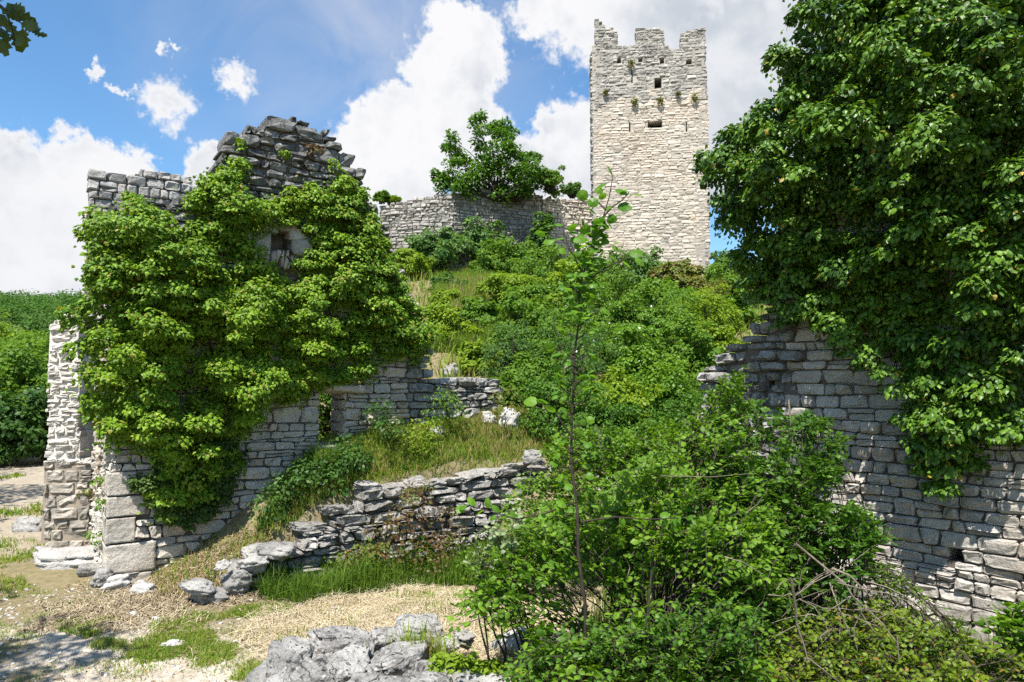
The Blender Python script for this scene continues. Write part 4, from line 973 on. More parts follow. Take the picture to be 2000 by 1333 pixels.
# ================================================================ LOOSE ROCKS
ROCKS = [(110, 1098, 112, 34, 'rock_white', 'broad white bedrock slab at the foot of the broken wall', 0.9), (50, 1030, 52, 28, 'rock', 'pale boulder beside the path left of the broken wall', 0.8), (275, 1156, 38, 22, 'rock_white', 'single pale stone lying in the litter below the corner blocks', 0.8),
         (384, 1148, 60, 18, 'rock', 'flat thin stone leaning on the lowest step of the stepped wall', 0.8), (405, 1168, 66, 26, 'rock', 'dark-sided slab forming the foot of the stepped wall', 0.9), (464, 1134, 52, 36, 'rock', 'rounded grey stone between the wall foot slab and the grass', 0.8),
         (497, 1104, 56, 24, 'rock', 'long grey stone one step up from the rounded one', 0.8), (545, 1078, 72, 24, 'rock', 'wide weathered slab on the second step of the stepped wall', 0.7), (996, 822, 36, 34, 'rock_white', 'upright white rock on the grassy terrace', 0.8), (955, 826, 28, 22, 'rock_white', 'small white rock beside the upright one on the terrace', 0.8),
         (853, 850, 32, 14, 'rock_white', 'flat white rock half sunk in terrace grass', 0.9), (925, 724, 50, 20, 'rock_white', 'flat pale rock in front of the yellow shrub', 0.8), (880, 732, 40, 26, 'rock', 'grey rock at the end of the house wall', 0.8), (1010, 1268, 80, 48, 'rock_white', 'large white rock behind grass stalks under the front shrub', 0.7),
         (333, 1264, 36, 12, 'rock_white', 'flat pale stone sunk in the thin grass of the yard', 0.9), (302, 1214, 18, 10, 'rock_white', 'small pale stone on the dry ground in the middle of the yard', 0.8), (255, 1203, 26, 8, 'rock_white', 'thin white stone left of the small pale one', 0.9), (228, 1142, 44, 24, 'rock_white', 'rough white footing stone under the house corner', 0.5),
         (200, 1128, 34, 22, 'rock', 'reddish grey footing stone beside the side wall', 0.5), (1040, 892, 34, 24, 'rock', 'grey stone perched on the terrace wall top', 0.6), (1190, 965, 48, 40, 'rock_white', 'white stone block showing through the shrub', 0.5), (1300, 905, 44, 44, 'rock', 'grey stone showing high among the shrub leaves', 0.5),
         (435, 1105, 24, 14, 'rock_white', 'small white stone above the flat thin one', 0.8), (172, 1118, 46, 24, 'rock', 'dark jagged rock between the bedrock slab and the house', 0.6), (655, 1192, 22, 8, 'rock_white', 'tiny flat stone at the edge of the straw', 0.9)]
for i, (u, v, w, h, mt, lab, flat_) in enumerate(ROCKS):
    onw = any(w_ in lab for w_ in ('step', 'foot slab', 'flat thin one'))
    c = hit(u, v, LW0 + LN * 0.12, LN) if onw else ground(u, v + h * 0.35); sc_ = c[1] / F
    dims = (w * sc_, w * sc_ * 0.7, h * sc_ * 1.2)
    if not onw: c = c + np.array([0, w * sc_ * 0.3, 0]); c[2] = gz(c[0], c[1]) + h * sc_ * 0.25
    if 'footing' in lab or 'perched' in lab: c = at(u, v, 9.05 if 'footing' in lab else 11.3)
    V, f = rock_arrays(c, dims, rot=rng.uniform(-.5, .5), tilt=(rng.normal(0, .1), rng.normal(0, .1)), n=13, boxy=0.4, rough=0.26, seed=500 + i)
    o = obj('rock', V, [f], M[mt], None, True, origin=c); tag(o, lab, 'rock', 'loose rocks')

# ================================================================ IVY
def ivy_mass(name, label, polys, holes, p0, e, n, tmax, spacing, nleaf, L, mat, shape, single, seed, ragged=0.15, droop=0.8, fill=0.5, up=0.55, tpow=0.5, dmax=0.9, thin=None, stem=True, base=None, Rk=(0.75, 1.25), lumpy=0.75):
    r = np.random.default_rng(seed); o = thing(name, label, 'ivy', base if base is not None else p0)
    poly = np.asarray(polys, float); lo, hi = poly.min(0), poly.max(0)
    gs, gz_ = np.meshgrid(np.arange(lo[0], hi[0], spacing), np.arange(lo[1], hi[1], spacing * 0.8))
    c = np.stack([gs.ravel(), gz_.ravel()], -1); c += r.normal(0, spacing * 0.55, c.shape)
    d = poly_dist(c, poly) * np.where(in_poly(c, poly), 1, -1)
    for hpx in holes:
        dh = poly_dist(c, hpx) * np.where(in_poly(c, hpx), -1, 1); d = np.minimum(d, dh)
    nz = fbm(np.column_stack([c * 1.6, np.full(len(c), seed * 1.7)]), 4, seed)
    dd = d + ragged * nz
    k = dd > spacing * 0.25; c, d, nz = c[k], d[k], nz[k]
    th = tmax * (np.clip(d, 0.0, dmax) / dmax) ** tpow
    if thin is not None: th = th * thin(c)
    lump = fbm(np.column_stack([c * 2.3, np.full(len(c), seed + 9.0)]), 3, seed + 3)
    dep = np.maximum(th * (0.66 + lumpy * lump + r.uniform(-.22, .22, len(c))), 0.06)
    C = on_plane(c, p0, e) + np.asarray(n) * dep[:, None]
    R = spacing * (Rk[0] + (Rk[1] - Rk[0]) * r.random(len(c)) ** 1.3) * (1 + 0.35 * lump)
    R = np.minimum(R, np.maximum(dep * 1.6, 0.12))
    O = unit(np.asarray(n) * 0.8 + UP * 0.6 + r.normal(0, 0.25, (len(c), 3)))
    p, ti, nn, l = clump_leaves(C, R, O, nleaf, L, up=up, droop=droop, flat=0.95, bias=0.75, cap=True)
    front = np.ones(len(p))
    # inner leaves closer to the wall
    m_ = int(len(p) * fill); i = r.integers(0, len(c), m_)
    q = on_plane(c[i] + r.normal(0, spacing * 0.5, (m_, 2)), p0, e) + np.asarray(n) * (dep[i] * r.uniform(0.03, 0.5, m_))[:, None]
    p = np.concatenate([p, q]); ti = np.concatenate([ti, -UP + 0.5 * r.normal(0, 1, (m_, 3))]); nn = np.concatenate([nn, np.asarray(n) + 0.3 * UP + 0.5 * r.normal(0, 1, (m_, 3))])
    l = np.concatenate([l, L * r.uniform(.7, 1.1, m_)]); front = np.concatenate([front, np.zeros(m_)])
    dn = (p - np.asarray(p0)) @ np.asarray(n); k = dn > 0.03
    add_foliage(o, p[k], ti[k], nn[k], l[k], M[mat], shape, single, 'foliage', front[k])
    if stem:
        ns = 46; okc = np.nonzero(d > 0.75)[0]; j = r.choice(okc if len(okc) else np.arange(len(c)), ns); a = on_plane(c[j], p0, e) + np.asarray(n) * 0.05
        paths = [curve_pts(x, x + UP * (r.uniform(0.3, 0.9)) + np.asarray(e) * r.normal(0, .3) , 7, 0.12) for x in a]
        V, f = tubes(paths, np.tile(np.linspace(0.008, 0.016, 7), (ns, 1)), 4); obj('stems', V, [f], M['bark'], o, True, kind='stuff')
        jj = r.integers(0, len(c), ns * 2); paths = [curve_pts(on_plane(c[q_], p0, e) + np.asarray(n) * .05, C[q_], 7, 0.2) for q_ in jj]
        V, f = tubes(paths, np.tile(np.linspace(0.010, 0.004, 7), (ns * 2, 1)), 4); obj('stems', V, [f], M['bark'], o, True, kind='stuff')
    return o
IVY_MAIN = px_plane(IVY_PX, HC + N1 * 0.30, E1, N1)
def thin_main(c):
    # deep mass over the left half, a thin mat to the right, in the gable and at the foot
    P_ = on_plane(c, HC, E1); u, v, _ = to_px(P_)
    return 0.36 + 0.64 * sstep(570, 440, u) * sstep(960, 840, v) * sstep(330, 430, v) + 0.15 * sstep(560, 620, v) * sstep(400, 600, u)
ivy_mass('house_ivy', 'dense yellow-green ivy smothering the front of the gable house', IVY_MAIN, [q for q in BARE], HC + N1 * 0.02, E1, N1, 0.84, 0.205, 125, 0.058, 'ivy', 'ivy', 300, 71, ragged=0.08, Rk=(0.55, 1.1), fill=1.3, lumpy=0.7, thin=thin_main, base=HC + E1 * 1.5 + N1 * 0.2)
# the part of the same growth that wraps round the corner and hangs over the left side wall
WRAP = px_plane([(178, 880), (160, 780), (142, 700), (147, 600), (160, 470), (180, 400), (300, 400), (300, 900), (215, 890)], HC, N1, -E1)
c0 = [hit(u + 24, v, HC - E1 * 0.1 - N1 * 0.2, N1) for u, v in ((178, 430), (170, 480), (168, 530), (165, 580), (163, 630), (160, 680), (166, 730), (178, 780), (190, 830), (205, 870), (190, 640), (190, 560), (190, 460), (196, 720), (210, 790))]
wo = thing('side_ivy', 'ivy bulging round the left corner of the house beside the white wall end', 'ivy', c0[9] * np.array([1, 1, 0]))
p, ti, nn, l = clump_leaves(np.repeat(np.array(c0), 4, 0) + rng.normal(0, .11, (60, 3)), 0.17, unit(-E1 + N1 + UP), 64, 0.074, up=.55, droop=.8, flat=.8)
add_foliage(wo, p, ti, nn, l, M['ivy'], 'ivy')
LOWIVY = px_plane([(240, 915), (262, 935), (300, 930), (330, 880), (400, 850), (468, 870), (482, 905), (466, 955), (430, 1000), (372, 1036), (330, 1020), (285, 992), (250, 950)], HC + N1 * 0.1, E1, N1)
ivy_mass('wall_creeper', 'flat dark heart-shaped creeper patch low on the house corner', LOWIVY, [], HC + N1 * 0.03, E1, N1, 0.15, 0.13, 34, 0.066, 'ivy_low', 'ivy', 150, 72, ragged=0.1, fill=1.0, stem=False, base=HC + E1 * .9 + N1 * .1)

RIVY_PX = [(1552, -60), (1530, 20), (1505, 95), (1492, 150), (1496, 205), (1468, 240), (1402, 266), (1366, 320), (1372, 380), (1395, 420), (1405, 480), (1432, 520), (1446, 580), (1475, 602), (1520, 560), (1560, 600), (1600, 650), (1640, 640), (1690, 690), (1750, 715), (1748, 770), (1768, 830), (1778, 875), (1815, 935), (1872, 925), (1892, 860), (1910, 835), (1950, 830), (1985, 880), (2200, 930), (2250, 300), (2250, -60)]
def thin_right(c):
    _, v, _ = to_px(on_plane(c, RW0, RE)); return 0.42 + 1.1 * sstep(760, 120, v)
RIVY_PX = [(u - (16 if u < 1480 else 0), v + (28 if v > 590 else 0) + (30 if u > 1700 and v > 700 else 0)) for u, v in RIVY_PX]
RIVY = px_plane(RIVY_PX, RW0 + RN * 0.38, RE, RN)
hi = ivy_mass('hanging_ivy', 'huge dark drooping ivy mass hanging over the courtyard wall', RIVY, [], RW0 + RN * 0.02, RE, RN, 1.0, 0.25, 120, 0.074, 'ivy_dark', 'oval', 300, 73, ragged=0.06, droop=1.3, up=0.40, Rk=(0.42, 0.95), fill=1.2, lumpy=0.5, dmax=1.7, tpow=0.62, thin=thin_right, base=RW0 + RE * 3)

hc = [(1775, 760, .42), (1790, 800, .40), (1812, 815, .38), (1800, 845, .36), (1835, 850, .36), (1818, 880, .32), (1850, 890, .32), (1830, 915, .28), (1855, 930, .26), (1838, 950, .24), (1785, 820, .3), (1860, 860, .34), (1885, 830, .4), (1870, 800, .4), (1845, 790, .42), (1910, 850, .34), (1950, 860, .34),
      (1466, 580, .30), (1492, 598, .28), (1525, 606, .30), (1560, 618, .32), (1596, 636, .32), (1640, 655, .34), (1690, 700, .36), (1478, 556, .30), (1520, 570, .32), (1560, 585, .34), (1600, 602, .36), (1500, 575, .3), (1545, 600, .3), (1580, 612, .3), (1620, 640, .3), (1665, 680, .34), (1720, 720, .36)]
C = np.array([hit(u, v, RW0 + RN * o_, RN) for u, v, o_ in hc]); C = np.repeat(C, 2, 0) + rng.normal(0, .07, (2 * len(C), 3))
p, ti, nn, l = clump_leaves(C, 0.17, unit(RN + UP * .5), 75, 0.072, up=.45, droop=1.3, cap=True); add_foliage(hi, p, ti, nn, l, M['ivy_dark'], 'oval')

# ================================================================ SHRUBS ON THE CASTLE HILL
def px_bush(u, v, ru, rv, mat, label, seed, name='bush', Y=None, yoff=0.0, **kw):
    g = ground(u, v + rv * 0.8); Yb = (Y if Y else g[1]) + yoff
    kw.setdefault('shape', ('simple', 'oval', 'simple', 'lance')[seed % 4]); kw['L'] = kw.get('L', max(0.06, 0.0047 * Yb)) * (0.85, 1.1, 1.35)[seed % 3]
    c = at(u, v, Yb); R = 1.2 * ru * Yb / F; Rv = (1.32 + 0.34 * (seed % 3 == 0)) * rv * Yb / F
    L = kw.pop('L', max(0.06, 0.0047 * Yb))
    return bush(name, label, 'shrub', c, (R, R * 0.8, Rv), mat, seed=seed, L=L, group='shrubs on the castle hill', **kw)
BUSHES = [
    (842, 502, 50, 42, 'leaf_blue', 'lower left lump of the bushes in front of the curtain wall', {}), (905, 487, 62, 52, 'leaf_blue', 'tall round bush in front of the curtain wall left of centre', {}), (955, 520, 34, 36, 'leaf_mid', 'small bush at the right foot of the tall round curtain-wall bush', {}),
    (800, 520, 30, 30, 'leaf_yellow', 'pale leafy bush at the ivy edge below the curtain wall', {}),
    (937, 622, 34, 36, 'leaf_mid', 'isolated dark bush in the grassy slope', {}), (1010, 525, 40, 44, 'leaf_mid', 'dark upright bush right of the grassy slope, below the curtain wall', {}), (1060, 470, 17, 44, 'leaf_blue', 'slim climbing shrub against the curtain wall', {'Y': 30.5, 'base': (at(1060, 520, 30.5))}),
    (1008, 585, 52, 46, 'leaf_yellow', 'yellow-green bush at the right edge of the grassy slope', {}), (1075, 545, 55, 44, 'leaf_mid', 'wide green bush left of the tower foot', {}), (1150, 540, 50, 44, 'leaf_mid', 'green bush below the left edge of the tower', {}),
    (1035, 655, 66, 60, 'leaf_mid', 'big leafy bush in the middle of the slope', {}), (1000, 710, 46, 46, 'leaf_blue', 'dark bush just right of the yellow shrub', {}),
    (1245, 545, 62, 52, 'leaf_blue', 'fine-leaved grey-green bush in front of the tower foot', {}), (1318, 565, 46, 46, 'leaf_olive', 'olive brownish bush before the right tower foot', {}), (1375, 590, 40, 36, 'leaf_olive', 'small olive bush at the right tower edge', {}),
    (1425, 560, 42, 50, 'leaf_mid', 'green bush between the tower and the hanging ivy', {}), (1440, 615, 30, 30, 'leaf_mid', 'little bush under the edge of the hanging ivy', {}),
    (1140, 635, 66, 55, 'leaf_mid', 'bush dotted with white blossom behind the sapling stem', {'flowers': 55}), (1225, 640, 60, 52, 'leaf_mid', 'blossoming bush right of the sapling', {'flowers': 40}), (1300, 650, 58, 50, 'leaf_mid', 'broad green bush below the olive one', {}),
    (1385, 635, 52, 46, 'leaf_yellow', 'bright light green bush left of the courtyard wall top', {}), (1250, 715, 66, 56, 'leaf_near', 'fresh green bush in the hollow behind the front shrubs', {'flowers': 20}), (1345, 705, 60, 55, 'leaf_mid', 'green bush touching the broken end of the courtyard wall', {}), (1130, 725, 62, 60, 'leaf_blue', 'dark green bush behind the sapling at mid height', {'flowers': 14}),
    (1060, 742, 52, 48, 'leaf_mid', 'green bush above the end of the terrace', {}), (937, 706, 42, 24, 'leaf_yellow', 'low bright yellow shrub beside the pale rocks', {}), (1085, 800, 58, 56, 'leaf_near2', 'shady bush beside the terrace rocks', {}),
    (1085, 745, 40, 26, 'leaf_yellow', 'light yellow-green tuft of shrub above the shady bush', {}), (1190, 790, 68, 42, 'leaf_yellow', 'dome-shaped bright yellow-green shrub behind the sapling', {}), (1150, 850, 66, 60, 'leaf_near2', 'dark hollow shrub under the yellow-green dome', {}),
    (1300, 780, 62, 56, 'leaf_near', 'leafy bush right of the yellow-green dome', {}), (1240, 860, 60, 50, 'leaf_near2', 'dark bush under the dome on its right side', {}), (1340, 850, 60, 60, 'leaf_near2', 'dark bush before the foot of the broken wall end', {}),
    (865, 640, 34, 46, 'leaf_yellow', 'light green bush edging the ivy above the terrace', {}), (880, 560, 30, 16, 'leaf_blue', 'low bush at the top of the grassy slope', {}),
    (1190, 590, 50, 44, 'leaf_mid', 'green bush below the middle of the tower, left of the grey-green one', {}), (990, 770, 36, 34, 'leaf_mid', 'small bush closing the end of the house wall', {}),
    (1100, 600, 56, 48, 'leaf_yellow', 'fresh yellowish bush left of the blossoming one', {}), (1330, 620, 50, 44, 'leaf_mid', 'green bush between the olive bush and the broad one', {}), (1190, 690, 60, 50, 'leaf_mid', 'green bush in the middle of the blossoming group', {'flowers': 20}), (1290, 590, 50, 40, 'leaf_mid', 'green bush under the grey-green bush', {}),
    (1080, 690, 56, 52, 'leaf_mid', 'green bush left of the sapling at mid height', {}), (1400, 690, 44, 44, 'leaf_yellow', 'pale green bush against the broken end of the courtyard wall', {}), (1040, 600, 44, 42, 'leaf_mid', 'green bush behind the yellow-green one', {}), (1420, 530, 34, 30, 'leaf_blue', 'grey-green bush on the hill crest right of the tower', {}),
    (870, 590, 30, 24, 'leaf_yellow', 'pale green plants along the ivy edge on the slope', {}), (900, 660, 34, 24, 'leaf_yellow', 'light green plants low on the grassy slope', {}),
]
for i, (u, v, ru, rv, mt, lab, kw) in enumerate(BUSHES):
    big = ru * rv / 2500.0
    px_bush(u, v, ru, rv, mt, lab, 700 + i, nclump=int(40 + 24 * big), nleaf=76, shell=0.45, up=0.5, **kw)

# little tree on the curtain wall, with open branches and leaf tufts
tb = at(972, 392, 31.0); wt = thing('wall_tree', 'small open-branched tree growing on top of the curtain wall', 'tree', tb)
cl = [(938, 236, 15), (930, 262, 15), (955, 252, 13), (975, 248, 14), (992, 256, 13), (985, 275, 15), (962, 280, 17), (935, 290, 15), (880, 272, 15), (873, 288, 12), (893, 298, 16), (908, 318, 18), (886, 325, 14), (925, 322, 18), (950, 310, 18), (980, 305, 18), (1008, 292, 14), (1020, 305, 13), (1042, 306, 11), (1032, 322, 15),
      (995, 330, 22), (960, 345, 24), (925, 350, 20), (890, 348, 20), (862, 350, 15), (870, 362, 14), (905, 366, 16), (1020, 345, 22), (1050, 340, 18), (985, 365, 26), (950, 370, 22), (1015, 370, 22), (1040, 365, 18), (1060, 352, 16), (855, 345, 10), (900, 372, 18), (930, 372, 20), (940, 335, 20), (975, 335, 20), (1000, 352, 22), (1030, 360, 20), (880, 358, 16), (960, 325, 18), (970, 378, 20), (1000, 380, 18), (1075, 365, 16)]
C = []; R = []
for u, v, r_ in cl: C.append(at(u, v, 31.0 + rng.uniform(-1, 1.0))); R.append(r_ * 31 / F)
C = np.array(C); R = np.array(R)
C2 = np.repeat(C, 4, 0) + rng.normal(0, 1, (len(C) * 4, 3)) * np.repeat(R, 4)[:, None] * 0.55
p, ti, n, l = clump_leaves(C2, np.repeat(R, 4) * 0.85, UP, 84, 0.14, up=.5, droop=.4)
add_foliage(wt, p, ti, n, l, M['leaf_near2'], 'simple')
paths = [curve_pts(tb + rng.normal(0, .15, 3) * np.array([1, 1, 0]), c_, 7, 0.10) for c_ in C]
V, f = tubes(paths, np.tile(np.linspace(0.045, 0.010, 7), (len(paths), 1)), 5); obj('branches', V, [f], M['bark'], wt, True)
for (u, v, ru, rv, mt, lab) in ((1076, 352, 30, 26, 'leaf_mid', 'light green bush right of the little tree on the curtain wall'), (1118, 372, 20, 16, 'leaf_blue', 'small grey-green bush on the curtain wall next to the tower'), (745, 385, 16, 14, 'leaf_mid', 'small bush on the curtain wall end beside the gable'), (770, 391, 10, 7, 'leaf_yellow', 'tiny pale tuft on the curtain wall beside the gable'), (1010, 375, 40, 20, 'leaf_near2', 'dark overhanging bush at the foot of the little tree')):
    c = at(u, v, 31.0 if u < 1100 else 33.0); Rr = ru * c[1] / F
    bush('bush', lab, 'shrub', c, (Rr, Rr * .8, rv * c[1] / F), mt, base=c - UP * rv * c[1] / F, nclump=26, nleaf=50, L=0.13, seed=int(u), group='plants on the curtain wall')

# ================================================================ SAPLING
SY = 5.0
sap = thing('sapling', 'slender young tree with a bare dark stem and few big leaves', 'tree', (at(1140, 1200, SY)[0], SY, 0.0))
stem_px = [(1152, 1290), (1143, 1180), (1129, 1080), (1128, 1000), (1115, 900), (1117, 820), (1121, 740), (1122, 690), (1132, 620), (1132, 570), (1139, 532)]
pts = np.array([at(u, v, SY + 0.05 * math.sin(v * .01)) for u, v in stem_px]); pts[0] = WLOC[sap.name]
V, f = tubes([pts], [np.linspace(0.0125, 0.0055, len(pts))], 8); obj('stem', V, [f], M['bark_red'], sap, True)
twigs = [[(1139, 532), (1160, 480), (1178, 425), (1190, 385), (1197, 345)], [(1137, 532), (1125, 510), (1110, 480), (1102, 455), (1098, 440)], [(1178, 425), (1195, 405), (1215, 392), (1228, 378)], [(1165, 470), (1150, 458), (1140, 445)], [(1183, 410), (1165, 392), (1150, 380)],
         [(1128, 640), (1150, 622), (1175, 600)], [(1124, 700), (1100, 690), (1085, 680)], [(1120, 860), (1080, 800), (1050, 780)], [(1128, 980), (1060, 1005), (1010, 1015), (960, 1000), (905, 985)], [(1136, 1020), (1200, 1010), (1260, 1015), (1340, 1012)], [(1150, 545), (1190, 520), (1230, 500)]]
for q in twigs:
    tpz = np.array([at(u, v, SY + rng.normal(0, .03)) for u, v in q]); V, f = tubes([tpz], [np.linspace(0.0075, 0.003, len(tpz))], 6); obj('twig', V, [f], M['bark_red'], sap, True)
sl = [(1197, 345, 22, 0, 1), (1183, 362, 17, -.6, .6), (1202, 372, 24, .9, .3), (1178, 372, 18, -1, .1), (1184, 385, 18, -.9, .3), (1212, 375, 18, .5, .5), (1232, 380, 34, 1, -.3), (1170, 397, 22, -.8, .3), (1150, 382, 26, -1, .1), (1192, 402, 18, -.6, -.3), (1207, 402, 26, 1, -.2), (1213, 407, 24, 1, -.25),
      (1178, 422, 22, -1, 0), (1165, 420, 26, -1, -.1), (1186, 425, 20, 1, -.1), (1195, 423, 22, 1, .0), (1172, 440, 17, -.4, -.7), (1175, 438, 16, .6, -.5), (1155, 448, 24, -1, .1), (1165, 450, 14, -.7, -.6), (1172, 456, 18, .8, .2), (1138, 445, 20, -.7, .6), (1128, 455, 18, -.8, -.3), (1110, 452, 20, 0, 1), (1098, 442, 18, -.4, .8), (1085, 440, 22, -1, .3), (1112, 468, 17, .8, .1),
      (1104, 465, 20, -1, -.1), (1085, 468, 32, -1, .1), (1065, 460, 20, -1, .4), (1120, 480, 16, .9, .2), (1145, 468, 26, -1, .0), (1160, 470, 18, .2, -.8), (1165, 482, 18, 1, .2), (1125, 505, 18, .8, .2), (1145, 500, 18, -.8, .3), (1150, 505, 20, 1, .1), (1105, 490, 16, -.8, -.2),
      (1130, 600, 18, -1, .1), (1175, 600, 24, .8, .3), (1160, 612, 20, .3, .9), (1095, 690, 20, -1, .2), (1083, 682, 20, -.8, .5), (1050, 782, 28, -.9, .3), (1070, 790, 24, -.3, .9), (1085, 805, 22, -.9, -.2), (1230, 498, 26, .9, .3), (1215, 510, 22, .6, .7), (1240, 505, 22, 1, -.2), (1205, 512, 22, .2, 1)]
for q in ((905, 985), (930, 990), (950, 995), (975, 1002), (1000, 1010), (1030, 1008), (1060, 1002), (1090, 995), (1180, 1012), (1220, 1010), (1250, 1012), (1290, 1010), (1320, 1012), (1340, 1010)):
    for s_ in (-1, 1): sl.append((q[0] + rng.uniform(-8, 8), q[1] + rng.uniform(-5, 5), rng.uniform(13, 20), rng.uniform(-.9, .3) if q[0] < 1130 else rng.uniform(-.3, .9), s_ * rng.uniform(.4, 1)))
for k in range(210):
    q = rng.random(); v = 430 + 200 * q; u = np.interp(v, [345, 425, 480, 532, 640], [1197, 1178, 1160, 1139, 1128]) + rng.normal(0, 8 + 40 * q * (1 - q)); sl.append((u, v, rng.uniform(10, 18), rng.normal(0, .8), rng.normal(.2, .5)))
for v in range(560, 1010, 22):
    u = np.interp(v, [532, 570, 640, 700, 780, 880, 980], [1139, 1134, 1128, 1124, 1121, 1120, 1128])
    for k in range(rng.integers(4, 9)):
        sg_ = rng.choice((-1, 1)); dx = rng.uniform(6, 34); sl.append((u + sg_ * dx, v + rng.uniform(-8, 8), rng.uniform(11, 18), sg_ * .8, rng.uniform(-.3, .6)))
        w_ = np.array([at(u, v + 14, SY), at(u + sg_ * dx * .6, v + 6, SY), at(u + sg_ * dx, v, SY)]); V, f = tubes([w_], [np.array([.003, .002, .0012])], 5); obj('twig', V, [f], M['bark_red'], sap, True)
pos = np.array([at(u, v, SY + rng.normal(0, .04)) for u, v, *_ in sl]); tipv = np.array([(a, rng.normal(-.2, .4), b - .15) for *_, a, b in sl]); nrv = unit(np.array([0, -0.45, 0.7]) + rng.normal(0, .5, (len(sl), 3))); lens = np.minimum(np.array([q[2] for q in sl]), 25) * SY / F * 1.1
add_foliage(sap, pos, tipv, nrv, lens, M['leaf_sap'], 'round', single=300)

# ================================================================ FRONT SHRUBS
def spray_shrub(name, label, poly_px, Yfun, nspray, L, nl, mat, base, seed, shape='oval', single=300, length=(0.22, 0.42), stems=60, stem_r=0.012, outw=1.0, group=None, cat='shrub', minz=0.05, bark='bark', droop=0.3, gaps=()):
    r = np.random.default_rng(seed); base = np.asarray(base, float); o = thing(name, label, cat, base, group)
    pp = scatter_poly(poly_px, nspray, seed)
    q = np.array([at(u, v, Yfun(u, v, r)) for u, v in pp])
    # clumping: thin out where a slow noise is low, so gaps open between branches
    nz = fbm(q * 2.2 + seed, 3, seed); kq = nz > (-0.45 if nspray < 1000 else -0.22)
    for hpx, kp in gaps: kq &= ~(in_poly(pp, hpx) & (r.random(len(q)) > kp))
    q = q[kq]
    gzv = H(q[:, 0], q[:, 1]); q = q[q[:, 2] > gzv + minz]
    D = q - base; D[:, 2] *= 0.55; D = unit(D) * outw + r.normal(0, .45, q.shape) + np.array([0, -0.15, 0.1])
    ln = r.uniform(*length, len(q))
    p, ti, n, l, tw_ = spray_leaves(q, D, ln, nl, L, droop=droop)
    add_foliage(o, p, ti, n, l, M[mat], shape, single)
    V, f = tubes(tw_, np.tile(np.linspace(0.005, 0.002, 4), (len(tw_), 1)), 3); obj('twigs', V, [f], M[bark], o, True, kind='stuff')
    if stems:
        j = r.choice(len(q), min(stems, len(q)), replace=False)
        paths = [curve_pts(base + r.normal(0, .18, 3) * np.array([1, 1, 0]), q[i], 9, 0.18, 0, 0.02) for i in j]
        V, f = tubes(paths, np.tile(np.linspace(stem_r, 0.003, 9), (len(paths), 1)), 5); obj('branches', V, [f], M[bark], o, True)
    return o
mainp = [(905, 1215), (930, 1120), (1010, 1030), (1085, 985), (1180, 945), (1260, 885), (1350, 830), (1420, 800), (1470, 900), (1500, 1000), (1520, 1180), (1480, 1333), (1060, 1345), (1040, 1260), (1000, 1215), (950, 1185)]
# openings where the straw shows through
def main_poly(): return mainp
spray_shrub('front_shrub', 'large fresh green shrub with fine drooping twigs around the sapling', mainp, lambda u, v, r: 5.3 + 1.8 * np.clip((1250 - v) / 450, -0.1, 1) + r.uniform(-.5, .7), 2500, 0.060, 11, 'leaf_near', (1.05, 5.9, 0.0), 801, stems=80, gaps=(([(1020, 1120), (1080, 1130), (1190, 1120), (1200, 1190), (1120, 1250), (1010, 1235)], .22), ([(930, 1150), (1010, 1190), (990, 1240), (920, 1200)], .35)))
rp_ = [(1370, 870), (1400, 800), (1470, 785), (1540, 815), (1615, 815), (1655, 870), (1640, 925), (1600, 965), (1680, 990), (1725, 1040), (1690, 1090), (1650, 1160), (1560, 1200), (1440, 1210), (1380, 1060)]
spray_shrub('dark_shrub', 'darker dense shrub in front of the courtyard wall', rp_, lambda u, v, r: 6.6 + 0.9 * np.clip((1150 - v) / 350, 0, 1) + r.uniform(-.5, .5) - 0.5 * max(0, (u - 1560) / 200), 1700, 0.060, 11, 'leaf_near2', (3.0, 7.0, 0.0), 802, stems=70)
lo_ = [(1000, 1280), (1100, 1235), (1400, 1180), (1480, 1200), (1460, 1345), (1010, 1345)]
spray_shrub('low_shrub', 'low dark tangle of leaves at the bottom edge under the front shrub', lo_, lambda u, v, r: 4.9 + r.uniform(-.35, .5), 420, 0.046, 10, 'leaf_near2', (1.3, 5.0, 0.0), 803, stems=30, minz=-.2)
br_ = [(1400, 1345), (1420, 1260), (1520, 1200), (1640, 1180), (1720, 1170), (1800, 1215), (1880, 1240), (2010, 1270), (2040, 1345)]
spray_shrub('bramble', 'yellowing bramble undergrowth in front of the courtyard wall foot', br_, lambda u, v, r: 5.4 + 1.0 * np.clip((1333 - v) / 150, 0, 1) + r.uniform(-.35, .35), 900, 0.05, 9, 'leaf_under', (3.3, 5.6, 0.0), 804, shape='oval', stems=60, outw=0.5, minz=-.3, length=(0.15, 0.32))
br2 = [(1690, 1090), (1760, 1110), (1830, 1180), (1900, 1235), (1800, 1250), (1680, 1210)]
spray_shrub('weedy_shrub', 'thin weedy shrub with feathery leaves climbing the wall foot', br2, lambda u, v, r: 6.7 + r.uniform(-.3, .3), 170, 0.04, 11, 'leaf_near', (4.2, 6.6, 0.0), 805, shape='lance', stems=25, minz=-.3)
br3 = [(1930, 1210), (2020, 1160), (2060, 1260), (2010, 1290), (1940, 1240)]
spray_shrub('corner_plant', 'big-leaved plant at the right edge against the wall foot', br3, lambda u, v, r: 5.9 + r.uniform(-.2, .2), 60, 0.075, 7, 'leaf_near', (4.45, 5.9, 0.0), 806, shape='oval', single=120, stems=10, minz=-.3)
pl_ = [(905, 1130), (925, 1080), (960, 1020), (1010, 1000), (1000, 1050), (960, 1100), (925, 1150)]
spray_shrub('silver_branch', 'pale silvery-leaved branch arching in front of the terrace wall', pl_, lambda u, v, r: 5.9 + r.uniform(-.15, .15), 34, 0.06, 9, 'leaf_pale', (0.1, 5.9, 0.0), 807, shape='oval', single=200, stems=8, outw=.8)
